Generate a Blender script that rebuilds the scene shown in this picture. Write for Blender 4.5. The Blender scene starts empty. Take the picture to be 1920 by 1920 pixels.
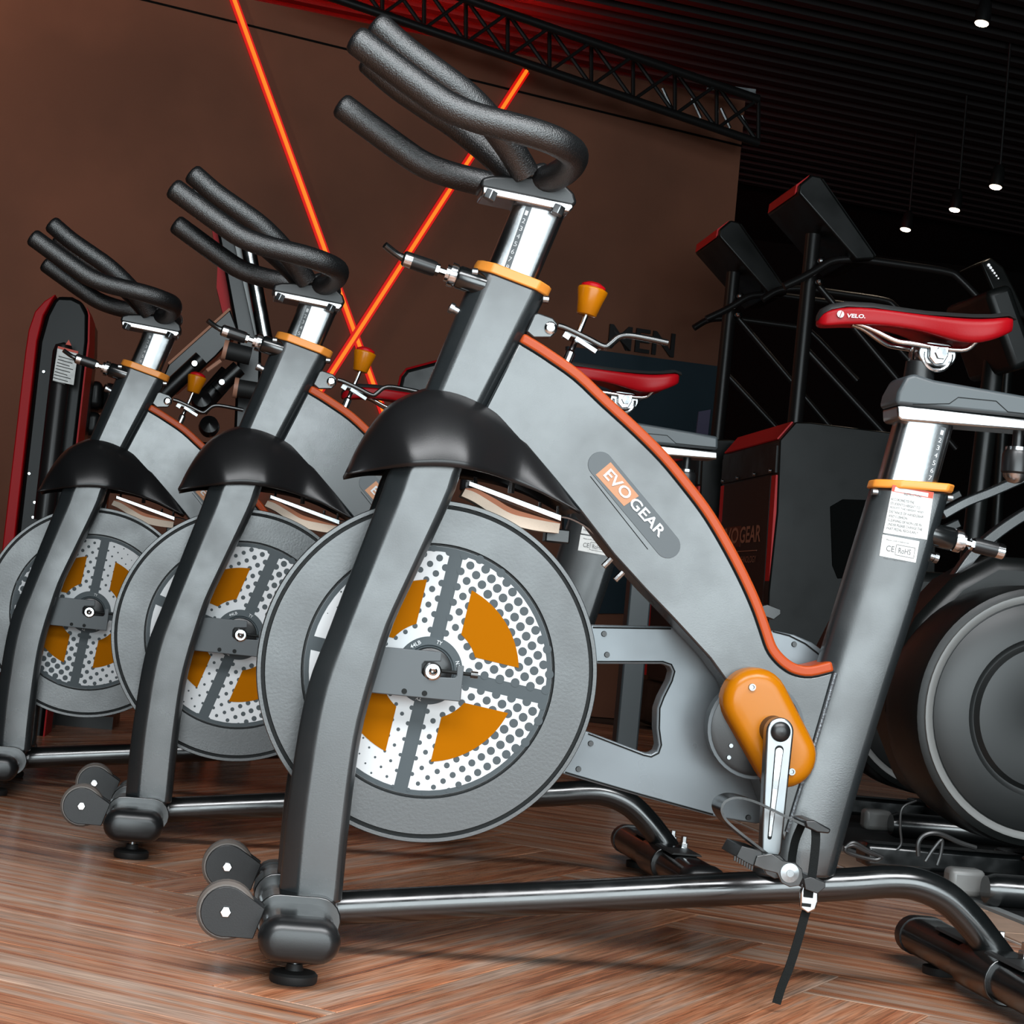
import bpy, bmesh, math, random
from mathutils import Vector, Matrix
random.seed(7)
S = bpy.context.scene
col = S.collection
R = math.radians
# ------------------------------------------------------------------ camera
FPX, CX, CY = 1.9 * 1920, 960.0, 924.0
ROLL, PITCH, YAW = R(5.4959), R(3.4827), R(7.7289)
CAM = Vector((-.2808, -2.742, .4998))
_f = Vector((math.sin(YAW) * math.cos(PITCH), math.cos(YAW) * math.cos(PITCH), math.sin(PITCH)))
_r = Vector((math.cos(YAW), -math.sin(YAW), 0)); _u = _r.cross(_f)
RT = _r * math.cos(ROLL) + _u * math.sin(ROLL); UP = -_r * math.sin(ROLL) + _u * math.cos(ROLL); FW = _f
cd = bpy.data.cameras.new('camera'); cam = bpy.data.objects.new('camera', cd); col.objects.link(cam)
cam.matrix_world = Matrix(((RT.x, UP.x, -FW.x, CAM.x), (RT.y, UP.y, -FW.y, CAM.y), (RT.z, UP.z, -FW.z, CAM.z), (0, 0, 0, 1)))
cd.sensor_width = 36; cd.lens = 36 * FPX / 1920; cd.shift_y = (CY - 960) / 1920; cd.clip_start = .05; cd.clip_end = 60
S.camera = cam
# ------------------------------------------------------------------ world, light, exposure
w = bpy.data.worlds.new('World'); S.world = w; w.use_nodes = True
w.node_tree.nodes['Background'].inputs[0].default_value = (.55, .6, .65, 1)
w.node_tree.nodes['Background'].inputs[1].default_value = .01
S.view_settings.view_transform = 'Standard'; S.view_settings.look = 'None'
S.view_settings.exposure = 0; S.view_settings.gamma = 1; S.view_settings.use_curve_mapping = False

def area(name, loc, target, sx, sy, power, color, spread=180):
    l = bpy.data.lights.new(name, 'AREA'); l.shape = 'RECTANGLE'; l.size = sx; l.size_y = sy; l.energy = power; l.color = color
    l.spread = R(spread)
    o = bpy.data.objects.new(name, l); col.objects.link(o); o.location = loc
    o.rotation_euler = (Vector(target) - Vector(loc)).to_track_quat('-Z', 'Y').to_euler()
    return o
# daylight coming in through the shop window in the wall behind the camera
area('window_daylight', (.85, -5.5, 1.48), (.85, 0, 1.48), 6.3, 2.84, 455, (.85, .96, 1.0))
# rows of ceiling panels over the aisle in front of the bikes
for _x in (-1.1, 1.5): area('ceiling_panel_light', (_x, -2.8, 3.7), (_x, -2.2, 0), 2.3, 1.9, 185, (.96, .98, 1.0), 130)
area('added_wall_fill', (-2.6, 5.2, 3.7), (-2.2, 7.6, 1.6), .25, .25, 26, (1.0, .66, .45))  # added warm fill without a fixture, brightens the left of the brown wall
# ------------------------------------------------------------------ helpers
def at(px, py, Y):                       # pixel of the photograph -> point on the plane y = Y
    d = RT * ((px - CX) / FPX) - UP * ((py - CY) / FPX) + FW
    return CAM + d * ((Y - CAM.y) / d.y)
def pl(lst, Y): return [at(a, b, Y) for a, b in lst]

class MB:
    def __init__(s): s.v = []; s.f = []
    def add(s, v, f):
        n = len(s.v); s.v += [Vector(p) for p in v]; s.f += [tuple(i + n for i in q) for q in f]; return s
    def loft(s, rings, closed=True, cap=True):
        n = len(rings[0]); v = [p for r in rings for p in r]; f = []
        for i in range(len(rings) - 1):
            for j in range(n if closed else n - 1):
                k = (j + 1) % n
                f.append((i * n + j, i * n + k, (i + 1) * n + k, (i + 1) * n + j))
        if cap and closed:
            f.append(tuple(range(n - 1, -1, -1))); f.append(tuple((len(rings) - 1) * n + j for j in range(n)))
        return s.add(v, f)
    def prism(s, poly, y0, y1):          # poly: (x, z) points
        p = [(q[0], q[-1]) for q in poly]; n = len(p)
        v = [(a, y0, b) for a, b in p] + [(a, y1, b) for a, b in p]
        f = [tuple(range(n)), tuple(range(2 * n - 1, n - 1, -1))] + [(i, n + i, n + (i + 1) % n, (i + 1) % n) for i in range(n)]
        return s.add(v, f)
    def box(s, c, d, rot=None):
        c = Vector(c); m = rot.to_3x3() if rot else Matrix.Identity(3)
        v = [c + m @ Vector((sx * d[0] / 2, sy * d[1] / 2, sz * d[2] / 2)) for sx in (-1, 1) for sy in (-1, 1) for sz in (-1, 1)]
        return s.add(v, [(0, 1, 3, 2), (4, 6, 7, 5), (0, 4, 5, 1), (2, 3, 7, 6), (0, 2, 6, 4), (1, 5, 7, 3)])
    def tube(s, path, r, n=14, cap=True, sy=1.0):
        path = [Vector(p) for p in path]; m = len(path)
        rr = r if isinstance(r, (list, tuple)) else [r] * m
        t = [(path[min(i + 1, m - 1)] - path[max(i - 1, 0)]).normalized() for i in range(m)]
        a = Vector((0, 1, 0)) if abs(t[0].y) < .9 else Vector((1, 0, 0))
        u = (a - t[0] * a.dot(t[0])).normalized(); rings = []
        for i in range(m):
            u = (u - t[i] * u.dot(t[i])).normalized(); b = t[i].cross(u)
            rings.append([path[i] + (u * math.cos(q) * sy + b * math.sin(q)) * rr[i] for q in (2 * math.pi * k / n for k in range(n))])
        return s.loft(rings, True, cap)
    def cyl(s, p0, p1, r0, r1=None, n=20): return s.tube([p0, p1], [r0, r0 if r1 is None else r1], n)
    def lathe(s, prof, o, axis, n=32):   # prof: (radius, height along axis)
        o = Vector(o); ax = Vector(axis).normalized(); a = Vector((1, 0, 0)) if abs(ax.x) < .9 else Vector((0, 0, 1))
        u = (a - ax * a.dot(ax)).normalized(); b = ax.cross(u)
        rings = [[o + ax * h + (u * math.cos(q) + b * math.sin(q)) * r for q in (2 * math.pi * k / n for k in range(n))] for r, h in prof]
        return s.loft(rings, True, True)
    def ribbon(s, path, y0, y1, th):     # flat band following (x, z) points, as wide as y0..y1
        p = [Vector((q[0], q[-1])) for q in path]; m = len(p); rings = []
        for i in range(m):
            t = (p[min(i + 1, m - 1)] - p[max(i - 1, 0)]).normalized(); nn = Vector((-t.y, t.x)) * th / 2
            a, b = p[i] + nn, p[i] - nn
            rings.append([(a.x, y0, a.y), (a.x, y1, a.y), (b.x, y1, b.y), (b.x, y0, b.y)])
        return s.loft(rings)
    def build(s, name, mat, parent=None, bevel=0, seg=2, smooth=True, ang=38, sub=0, solid=0):
        me = bpy.data.meshes.new(name); me.from_pydata([tuple(p) for p in s.v], [], s.f); me.update()
        bm = bmesh.new(); bm.from_mesh(me); bmesh.ops.recalc_face_normals(bm, faces=bm.faces); bm.to_mesh(me); bm.free()
        me.materials.append(mat)
        if smooth:
            me.shade_smooth()
            me.set_sharp_from_angle(angle=R(ang))
        o = bpy.data.objects.new(name, me); col.objects.link(o); o.parent = parent
        if solid:
            q = o.modifiers.new('solid', 'SOLIDIFY'); q.thickness = solid; q.offset = 0
        if bevel:
            q = o.modifiers.new('bevel', 'BEVEL'); q.width = bevel; q.segments = seg; q.limit_method = 'ANGLE'; q.angle_limit = R(35)
        if sub:
            q = o.modifiers.new('sub', 'SUBSURF'); q.levels = sub; q.render_levels = sub
        return o

def spline(pts, k=6):                    # Catmull-Rom through the points
    P = [Vector(p) for p in pts]; out = []
    for i in range(len(P) - 1):
        a = P[i - 1] if i else P[0] * 2 - P[1]; b, c = P[i], P[i + 1]
        d = P[i + 2] if i + 2 < len(P) else P[-1] * 2 - P[-2]
        for j in range(k):
            t = j / k
            out.append(((b * 2) + (c - a) * t + (a * 2 - b * 5 + c * 4 - d) * t * t + (b * 3 - a - c * 3 + d) * t ** 3) * .5)
    return out + [P[-1]]
def resample(pts, n):
    P = [Vector(p) for p in pts]; L = [0]
    for i in range(1, len(P)): L.append(L[-1] + (P[i] - P[i - 1]).length)
    out = []; j = 0
    for k in range(n):
        s = L[-1] * k / (n - 1)
        while j < len(P) - 2 and L[j + 1] < s: j += 1
        q = (s - L[j]) / max(1e-9, L[j + 1] - L[j]); out.append(P[j].lerp(P[j + 1], q))
    return out
def lr_loft(mb, left, right, prof, n=24, flip=1):     # section prof (s, y) between two edge curves
    A, B = resample(spline(left, 4), n), resample(spline(right, 4), n)
    mb.loft([[(a.x + (b.x - a.x) * s, y * flip, a.z + (b.z - a.z) * s) for s, y in prof] for a, b in zip(A, B)]); return mb
def circle(c, r, n=24, a0=0, a1=2 * math.pi, full=True):
    m = n if full else n - 1
    return [(c[0] + r * math.cos(a0 + (a1 - a0) * i / m), c[-1] + r * math.sin(a0 + (a1 - a0) * i / m)) for i in range(n)]
def capsule(c1, r1, c2, r2, n=14):       # outline (x, z) around two circles
    c1 = Vector((c1[0], c1[-1])); c2 = Vector((c2[0], c2[-1])); d = c2 - c1; a = math.atan2(d.y, d.x)
    o = math.acos(max(-1, min(1, (r1 - r2) / d.length)))
    pts = []
    for i in range(n + 1):
        q = a + o + (2 * math.pi - 2 * o) * i / n; pts.append((c1.x + r1 * math.cos(q), c1.y + r1 * math.sin(q)))
    for i in range(n + 1):
        q = a - o + 2 * o * i / n; pts.append((c2.x + r2 * math.cos(q), c2.y + r2 * math.sin(q)))
    return pts
def empty(name, loc=(0, 0, 0)):
    o = bpy.data.objects.new(name, None); col.objects.link(o); o.location = loc; o.empty_display_size = .1; return o
def tag(o, label=None, cat=None, group=None, kind=None):
    if label: o['label'] = label
    if cat: o['category'] = cat
    if group: o['group'] = group
    if kind: o['kind'] = kind
    return o
def copy_tree(o, parent=None, skip=()):
    c = o.copy(); col.objects.link(c); c.parent = parent
    for ch in o.children:
        if not (skip and ch.name.split('.')[0] in skip): copy_tree(ch, c, skip)
    return c
def text(name, string, mat, parent, org, xdir, nrm, wd, ht, off=.0, depth=.0006, shear=0):
    cu = bpy.data.curves.new(name, 'FONT'); cu.body = string; cu.offset = off; cu.shear = shear; cu.resolution_u = 3
    t = bpy.data.objects.new('tmp', cu); col.objects.link(t)
    dg = bpy.context.evaluated_depsgraph_get()
    me = bpy.data.meshes.new_from_object(t.evaluated_get(dg)); bpy.data.objects.remove(t); bpy.data.curves.remove(cu)
    xs = [v.co.x for v in me.vertices]; ys = [v.co.y for v in me.vertices]
    x0, x1, y0, y1 = min(xs), max(xs), min(ys), max(ys)
    z = Vector(nrm).normalized(); x = Vector(xdir); x = (x - z * x.dot(z)).normalized(); y = z.cross(x); o0 = Vector(org)
    mb = MB(); V = []
    for v in me.vertices:
        V.append(o0 + x * ((v.co.x - x0) / (x1 - x0) * wd) + y * ((v.co.y - y0) / (y1 - y0) * ht) + z * depth)
    mb.add(V, [tuple(p.vertices) for p in me.polygons]); bpy.data.meshes.remove(me)
    o = mb.build(name, mat, parent, smooth=False)
    return o
# ------------------------------------------------------------------ materials
def mat(name, base, rough=.5, metal=0, spec=.5, coat=0, emit=None, es=0, bump=None, var=None, rvar=None, coords='Object', aniso=None):
    m = bpy.data.materials.new(name); m.use_nodes = True; nt = m.node_tree; b = nt.nodes['Principled BSDF']
    b.inputs['Base Color'].default_value = (*base, 1); b.inputs['Roughness'].default_value = rough
    b.inputs['Metallic'].default_value = metal; b.inputs['Specular IOR Level'].default_value = spec; b.inputs['Coat Weight'].default_value = coat
    if emit: b.inputs['Emission Color'].default_value = (*emit, 1); b.inputs['Emission Strength'].default_value = es
    tc = nt.nodes.new('ShaderNodeTexCoord')
    def noise(scale, det=4, stretch=None):
        n = nt.nodes.new('ShaderNodeTexNoise'); n.inputs['Scale'].default_value = scale; n.inputs['Detail'].default_value = det
        if stretch:
            mp = nt.nodes.new('ShaderNodeMapping'); mp.inputs['Scale'].default_value = stretch
            nt.links.new(tc.outputs[coords], mp.inputs[0]); nt.links.new(mp.outputs[0], n.inputs['Vector'])
        else: nt.links.new(tc.outputs[coords], n.inputs['Vector'])
        return n
    if var:                               # (scale, second colour, lo, hi)
        n = noise(var[0], 6, var[4] if len(var) > 4 else None); cr = nt.nodes.new('ShaderNodeValToRGB')
        cr.color_ramp.elements[0].position = var[2]; cr.color_ramp.elements[1].position = var[3]
        cr.color_ramp.elements[0].color = (*base, 1); cr.color_ramp.elements[1].color = (*var[1], 1)
        nt.links.new(n.outputs[0], cr.inputs[0]); nt.links.new(cr.outputs[0], b.inputs['Base Color'])
    if rvar:                              # (scale, lo, hi)
        n = noise(rvar[0], 5); mr = nt.nodes.new('ShaderNodeMapRange'); mr.inputs[1].default_value = .35; mr.inputs[2].default_value = .65
        mr.inputs[3].default_value = rvar[1]; mr.inputs[4].default_value = rvar[2]
        nt.links.new(n.outputs[0], mr.inputs[0]); nt.links.new(mr.outputs[0], b.inputs['Roughness'])
    if bump:                              # (scale, strength, distance)
        n = noise(bump[0], 3, bump[3] if len(bump) > 3 else None); bp = nt.nodes.new('ShaderNodeBump'); bp.inputs['Strength'].default_value = bump[1]; bp.inputs['Distance'].default_value = bump[2]
        nt.links.new(n.outputs[0], bp.inputs['Height']); nt.links.new(bp.outputs[0], b.inputs['Normal'])
    return m
M = {}
M['paint'] = mat('black_frame_paint', (.014, .017, .0185), .3, spec=.95, rvar=(9, .22, .38), bump=(420, .12, .0006))
M['wheel_paint'] = mat('flywheel_paint', (.012, .0145, .016), .32, spec=.9, rvar=(11, .27, .38), bump=(230, .25, .0006))
M['gloss'] = mat('gloss_black_paint', (.004, .0048, .005), .2, spec=.95, rvar=(30, .16, .25))
M['plastic'] = mat('black_plastic', (.007, .0075, .008), .34, spec=.5, bump=(700, .15, .0004))
M['fender'] = mat('fender_black_plastic', (.008, .008, .0085), .3, spec=.35, bump=(600, .2, .0004))
M['foam'] = mat('black_foam_grip', (.006, .0065, .007), .34, spec=1.0, bump=(520, .9, .0012))
M['rubber'] = mat('black_rubber', (.009, .009, .009), .6, spec=.4)
M['tyre'] = mat('smoky_grey_tyre', (.10, .085, .075), .35, spec=.5)
M['chrome'] = mat('chrome', (.62, .64, .655), .16, metal=1, rvar=(25, .12, .22))
M['steel'] = mat('brushed_steel', (.28, .295, .305), .26, metal=1, rvar=(40, .26, .4))
M['alu'] = mat('satin_aluminium', (.47, .485, .495), .27, metal=1, bump=(200, .06, .0005, (1, 1, 30)))
M['guard'] = mat('polished_guard_plate', (.12, .135, .145), .3, metal=.3, rvar=(8, .24, .42))
M['orange'] = mat('orange_plastic', (.37, .118, .001), .26, spec=.28)
M['collar'] = mat('orange_collar_plastic', (.72, .25, .035), .4, spec=.5)
M['strip'] = mat('red_orange_trim', (.34, .050, .009), .36, spec=.2)
M['red'] = mat('red_plastic', (.34, .003, .006), .4, spec=.12)
M['saddle'] = mat('red_saddle_vinyl', (.25, .002, .005), .36, spec=.16, bump=(500, .2, .0005))
M['saddle_top'] = mat('black_saddle_vinyl', (.012, .012, .012), .5)
M['white'] = mat('white_print', (.54, .555, .565), .6, spec=.12)
M['oprint'] = mat('orange_print', (.29, .092, .0), .7, spec=.03)
M['dprint'] = mat('dark_print', (.05, .062, .068), .55, spec=.25)
M['tan'] = mat('tan_print', (.42, .215, .125), .6, spec=.12)
M['pill'] = mat('charcoal_print', (.06, .07, .076), .5)
M['line'] = mat('dark_line', (.004, .005, .005), .6, spec=.2)
M['felt'] = mat('cream_felt', (.52, .43, .35), .9, spec=.1, bump=(300, .5, .001))
M['leather'] = mat('brown_leather', (.30, .09, .03), .6)
M['web'] = mat('black_webbing', (.008, .009, .009), .8, spec=.1, bump=(900, .8, .001))
M['coverplastic'] = mat('dark_grey_cover', (.045, .055, .06), .38)
M['sticker'] = mat('white_sticker', (.62, .62, .60), .4, var=(60, (.45, .45, .44), .45, .7))
M['ink'] = mat('grey_ink', (.10, .10, .10), .6)
M['sticker_red'] = mat('sticker_red', (.55, .05, .02), .5)
M['weld'] = mat('weld_bead', (.12, .13, .14), .35, metal=.6, bump=(300, .8, .002))

# ================================================================== the spin bike
def make_bike():
    root = empty('spin_bike')
    hb, sd = [], []                       # parts that slide with the handlebar post / the seat post
    P = M['paint']
    # --- head tube, collar, post
    HL = pl([(891, 505), (848, 610), (804, 716), (786, 760)], -.01); HR = pl([(1023, 556), (972, 655), (921, 752), (900, 792)], -.01)
    prof = [(0, -.014), (.05, -.024), (.2, -.037), (.82, -.037), (.96, -.024), (1, -.014), (1, .014), (.96, .024), (.82, .037), (.2, .037), (.05, .024), (0, .014)]
    lr_loft(MB(), HL, HR, prof, 12).build('head_tube', P, root, bevel=.004)
    axis = ((HL[0] + HR[0]) / 2 - (HL[2] + HR[2]) / 2).normalized()
    def scaled(q, k, ky): return [((s - .5) * k + .5, y * ky) for s, y in q]
    c0 = [HL[0] - axis * .002, HR[0] - axis * .002]; c1 = [HL[0] + axis * .013, HR[0] + axis * .013]
    col_o = lr_loft(MB(), [c0[0], c1[0]], [c0[1], c1[1]], scaled(prof, 1.05, 1.12), 3).build('post_collar', M['collar'], root, bevel=.002)
    for q in (c0[0], c0[1]):
        MB().lathe([(.0, -.006), (.006, -.004), (.006, .004), (0, .006)], q + Vector((0, -.02, 0)) - axis * .006, (1, 0, 0), 10).build('rivet', M['steel'], col_o)
    PL = pl([(924, 497), (969, 372)], -.02); PR = pl([(1012, 530), (1060, 403)], -.02)
    dn = -axis * .12
    po = lr_loft(MB(), [PL[0] + dn, PL[1]], [PR[0] + dn, PR[1]], [(0, -.012), (.07, -.022), (.16, -.027), (.84, -.027), (.93, -.022), (1, -.012), (1, .012), (.93, .022), (.84, .027), (.16, .027), (.07, .022), (0, .012)], 4).build('handlebar_post', M['alu'], root); hb.append(po)
    a, b = at(953, 497, -.0275), at(992, 387, -.0275); d = (b - a).normalized(); sx = Vector((d.z, 0, -d.x)) * .0045
    sl = MB().loft([[a - d * .05 - sx, a - d * .05 + sx, a - d * .05 + sx + Vector((0, .002, 0)), a - d * .05 - sx + Vector((0, .002, 0))], [b - sx, b + sx, b + sx + Vector((0, .002, 0)), b - sx + Vector((0, .002, 0))]]).build('height_scale', M['pill'], po)
    for i in range(8):
        q = b - d * (.008 + .0118 * i)
        text('scale_number', str(i + 1), M['white'], po, q - sx * .6 - d * .006 + Vector((0, -.0004, 0)), sx, (0, -1, 0), .0045, .007)
    # --- plate, bolts, bracket
    pp = pl([(905, 352), (908, 347), (1075, 381), (1077, 388), (1068, 397), (906, 362)], -.04)
    plate = MB().prism(pp, -.036, .036).build('clamp_plate', M['alu'], root, bevel=.003); hb.append(plate)
    wl = MB().prism(pl([(966, 368), (1068, 392), (1063, 402), (966, 381)], -.03), -.034, .034).build('weld_collar', M['weld'], root, bevel=.003); hb.append(wl)
    for px, py in ((921, 363), (1048, 391)):
        q = at(px, py, -.035); h = MB().cyl(q + axis * .004, q - axis * .01, .0095, n=6).build('hex_bolt', M['steel'], plate, bevel=.001)
    bk = MB().prism(pl([(902, 342), (906, 331), (925, 327), (985, 327), (1060, 343), (1078, 360), (1084, 378), (1076, 386), (903, 350)], -.04), -.034, .034).build('handlebar_bracket', M['plastic'], root, bevel=.006, seg=3); hb.append(bk)
    MB().prism(pl([(955, 326), (1020, 303), (1040, 320), (1062, 346)], -.03), -.036, .036).build('bracket_gusset', M['plastic'], bk, bevel=.006)
    # --- handlebar: outer and inner pairs
    outer = [at(a, b, y) for a, b, y in ((671, 77, -.18), (735, 125, -.18), (792, 167, -.18), (838, 198, -.18), (888, 219, -.18), (950, 236, -.18), (1005, 251, -.178), (1050, 269, -.165), (1076, 290, -.13), (1066, 314, -.085), (1040, 331, -.045), (1015, 338, -.02))]
    inner = [at(a, b, y) for a, b, y in ((709, 50, -.09), (763, 97, -.09), (825, 142, -.088), (872, 178, -.082), (915, 222, -.07), (955, 275, -.05), (985, 325, -.03))]
    for nm, pth in (('outer_grip', outer), ('inner_grip', inner)):
        for sgn in (1, -1):
            q = [Vector((p.x, p.y * sgn, p.z)) for p in spline(pth, 7)]
            t0 = (q[0] - q[1]).normalized()
            q = [q[0] + t0 * .009, q[0] + t0 * .007, q[0] + t0 * .003] + q
            rr = [.010, .0165, .0195] + [.0203] * (len(q) - 3)
            hb.append(MB().tube(q, rr, 20).build(nm, M['foam'], root))
    # --- pop pin on the front of the head tube
    def pin(o, d, parent_name, lev, up=False):
        d = d.normalized(); grp = []
        so = MB().lathe([(.0, -.012), (.017, -.012), (.017, .026), (.0145, .030), (0, .030)], o, d, 18).build(parent_name, M['gloss'], root); grp.append(so)
        MB().lathe([(0, .030), (.0165, .030), (.0175, .033), (.0175, .040), (.0125, .041), (.0125, .046), (0, .046)], o, d, 20).build('lock_nut', M['chrome'], so)
        MB().lathe([(0, .046), (.005, .046), (.005, .056), (.009, .056), (.009, .061), (0, .061)], o, d, 6).build('pin_shaft', M['chrome'], so)
        MB().lathe([(0, .061), (.0105, .061), (.0115, .066), (.0115, .096), (0, .096)], o, d, 16).build('pin_sleeve', M['plastic'], so)
        MB().lathe([(0, .096), (.0115, .096), (.0115, .107), (.009, .110), (0, .110)], o, d, 16).build('pin_cap', M['chrome'], so)
        if lev:
            e = o + d * .106; pth = spline([e, e + d * .010 + Vector(lev) * .25, e + d * .016 + Vector(lev)], 5)
            MB().tube(pth, [.006] * 3 + [.005] * (len(pth) - 3), 10).build('pin_lever', M['gloss'], so)
        return so
    o = at(893, 531, -.02); pin(o, at(762, 486, -.02) - o, 'pop_pin', (at(752, 470, -.03) - at(770, 489, -.02)))
    q = at(855, 582, -.01); MB().lathe([(0, -.01), (.006, -.01), (.006, .004), (.008, .004), (.008, .010), (0, .012)], q, (-1, 0, .4), 10).build('set_screw', M['steel'], root)
    # --- brake knob, rod, lever
    tab = MB().prism(pl([(986, 622), (1001, 590), (1008, 587), (1036, 597), (1045, 607), (1044, 622), (1032, 634), (1000, 634)], -.03), -.034, -.026).build('lever_tab', P, root, bevel=.002)
    q = at(1032, 615, -.034); MB().lathe([(0, 0), (.009, 0), (.009, .003), (.006, .005), (.004, .005), (.004, .002), (0, .002)], q, (0, -1, 0), 16).build('pivot_bolt', M['chrome'], tab)
    a, b = at(1064, 675, 0), at(1098, 592, 0); d = (b - a).normalized()
    rod = MB().lathe([(0, -.02), (.0075, -.02), (.0075, .012), (.005, .014), (.0042, .016), (.0042, (b - a).length + .01), (0, (b - a).length + .01)], a, d, 14).build('brake_rod', M['chrome'], root)
    kb, kt = at(1099, 591, 0), at(1112, 541, 0); kd = (kt - kb).normalized(); H = (kt - kb).length
    rings = []
    for h, rad in ((0, .0135), (.02, .0148), (.5, .0185), (.88, .0225), (.96, .0222), (1, .019)):
        rings.append((rad, h * H))
    m = MB(); u = Vector((0, 1, 0)); bb = kd.cross(u)
    m.loft([[kb + kd * h + (u * math.cos(q) + bb * math.sin(q)) * r * (1 - .045 * (k % 2)) for k, q in enumerate(2 * math.pi * k / 20 for k in range(20))] for r, h in rings])
    kn = m.build('brake_knob', M['orange'], root, ang=60)
    MB().lathe([(.0185, H - .001), (.0175, H + .004), (.010, H + .008), (0, H + .009)], kb, kd, 20).build('knob_cap', M['red'], kn)
    lev = MB().prism(pl([(1061, 618), (1072, 622), (1134, 646), (1132, 653), (1120, 652), (1058, 628)], -.02), -.022, .012).build('lever_plate', M['gloss'], root, bevel=.002)
    MB().tube(spline([at(1046, 611, -.02), at(1062, 616, -.02), at(1100, 634, -.02), at(1132, 650, -.02), at(1145, 644, -.02), at(1160, 632, -.02), at(1180, 629, -.02), at(1220, 636, -.02), at(1252, 643, -.02)], 4), .0046, 10).build('brake_lever', M['gloss'], lev)
    MB().box(at(1098, 647, -.02), (.035, .008, .006), Matrix.Rotation(R(27), 3, 'Y')).build('lever_spacer', M['steel'], lev)
    MB().box(at(1062, 630, -.02), (.010, .008, .008), Matrix.Rotation(R(27), 3, 'Y')).build('lever_stop', M['steel'], lev)
    # --- curved main beam with trim and name plate
    top = [(973, 642), (1000, 658), (1026, 675), (1077, 711), (1128, 759), (1187, 813), (1238, 864), (1278, 912), (1314, 959), (1340, 1000), (1368, 1050), (1393, 1100), (1412, 1144), (1426, 1184), (1437, 1216), (1450, 1236), (1468, 1253), (1490, 1265), (1521, 1269), (1564, 1259)]
    T = [Vector((p.x, p.y, p.z)) for p in spline(pl(top, -.031), 3)]
    low = [(1472, 1580), (1445, 1520), (1410, 1420), (1363, 1279), (1331, 1235), (1260, 1158), (1209, 1105), (1150, 1040), (1088, 959), (1040, 900), (985, 835), (905, 775)]
    beam = MB().prism(T + pl(low, -.031), -.031, .031).build('main_beam', P, root, bevel=.003)
    outl = []
    for i, p in enumerate(T):
        t = (T[min(i + 1, len(T) - 1)] - T[max(0, i - 1)]).normalized(); nn = Vector((-t.z, 0, t.x))
        if nn.z < 0: nn = -nn
        outl.append(p + nn * .0155)
    trim = MB().prism(T + outl[::-1], -.0335, .0335).build('beam_trim', M['strip'], root, bevel=.004, seg=3)
    MB().tube([p + Vector((0, -.0005, 0)) for p in T], .0011, 6).build('trim_seam', M['line'], trim)
    c1, c2 = at(1126, 871, -.0312), at(1252, 1023, -.0312)
    pill = MB().prism(capsule(c1, .0182, c2, .0182), -.0320, -.0305).build('name_plate', M['pill'], root, bevel=.0003, seg=1)
    qd = pl([(1117, 890), (1145, 866.5), (1198, 930), (1170, 949)], -.0325)
    MB().prism(qd, -.0324, -.0318).build('name_block', M['tan'], pill)
    dx = (qd[3] - qd[0]).normalized(); up = Vector((0, -1, 0)).cross(dx)
    L = (qd[3] - qd[0]).length; Hh = (qd[1] - qd[0]).length
    text('lettering', 'EVO', M['white'], pill, qd[0] + dx * L * .13 + up * Hh * .24 + Vector((0, -.0002, 0)), dx, (0, -1, 0), L * .80, Hh * .56, .018)
    text('lettering', 'GEAR', M['white'], pill, qd[0] + dx * (L * 1.02) + up * Hh * .24 + Vector((0, -.0002, 0)), dx, (0, -1, 0), L * 1.10, Hh * .56, .018)
    MB().tube([at(1107, 893, -.0323), at(1215, 1030, -.0323)], .0004, 4).build('plate_line', M['line'], pill)
    # --- fender hood over the flywheel
    ftop = pl([(654.6, 883), (676.5, 835.5), (709, 784.5), (745.7, 748), (796.8, 724.3), (829.6, 719.6), (873, 729.8), (920.7, 751.6), (957, 777), (997, 813.6), (1033.7, 861), (1063, 904.8), (1093.9, 957.6)], -.075)
    fbot = pl([(654, 887), (690, 882), (727.5, 879), (796.8, 875.6), (855, 879), (931.7, 892), (1004.6, 915.7), (1050, 937), (1094, 960)], -.085)
    A, B = resample(spline(ftop, 6), 40), resample(spline(fbot, 6), 40)
    def sm(a, b, x): x = max(0, min(1, (x - a) / (b - a))); return x * x * (3 - 2 * x)
    rings = []
    for i in range(40):
        s = i / 39; a, b = A[i], B[i]; wv = .058 + .056 * sm(.06, .27, s) * (1 - sm(.45, .72, s)); h = (a - b)
        sec = [(wv, 0), (wv * .985, .08), (wv * .935, .22), (wv * .85, .40), (wv * .73, .58), (wv * .585, .76), (wv * .37, .93), (0, 1.005)]
        pts = [Vector((b.x + h.x * k, -y, b.z + h.z * k)) for y, k in sec]; pts += [Vector((p.x, -p.y, p.z)) for p in pts[-2::-1]]
        rings.append(pts)
    MB().loft(rings, closed=False, cap=False).build('fender', M['fender'], root, ang=70, solid=.004)
    # --- fork legs
    LL = pl([(752, 838), (727, 890), (711.5, 935), (657, 1075), (613, 1191.6), (584, 1264.6), (565.7, 1337.5), (549, 1440), (535, 1545), (523, 1680)], -.075)
    LR = pl([(884, 832), (862, 890), (846, 936), (781, 1075), (737, 1170), (711.5, 1250), (693, 1312), (675, 1388.5), (656, 1530), (640, 1690)], -.075)
    lp = [(0, -.076), (.04, -.083), (.27, -.100), (.9, -.100), (.98, -.09), (1, -.08), (1, -.068), (.95, -.058), (.1, -.058), (0, -.066)]
    for f in (1, -1): lr_loft(MB(), LL, LR, lp, 30, f).build('fork_leg', P, root, bevel=.004, ang=50)
    # --- front stabiliser
    def stadium(cx, cz, w, h, n=10):
        r = h / 2; k = w / 2 - r
        return [(cx + k + r * math.cos(a), cz + r * math.sin(a)) for a in (-math.pi / 2 + math.pi * i / n for i in range(n + 1))] + [(cx - k + r * math.cos(a), cz + r * math.sin(a)) for a in (math.pi / 2 + math.pi * i / n for i in range(n + 1))]
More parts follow.
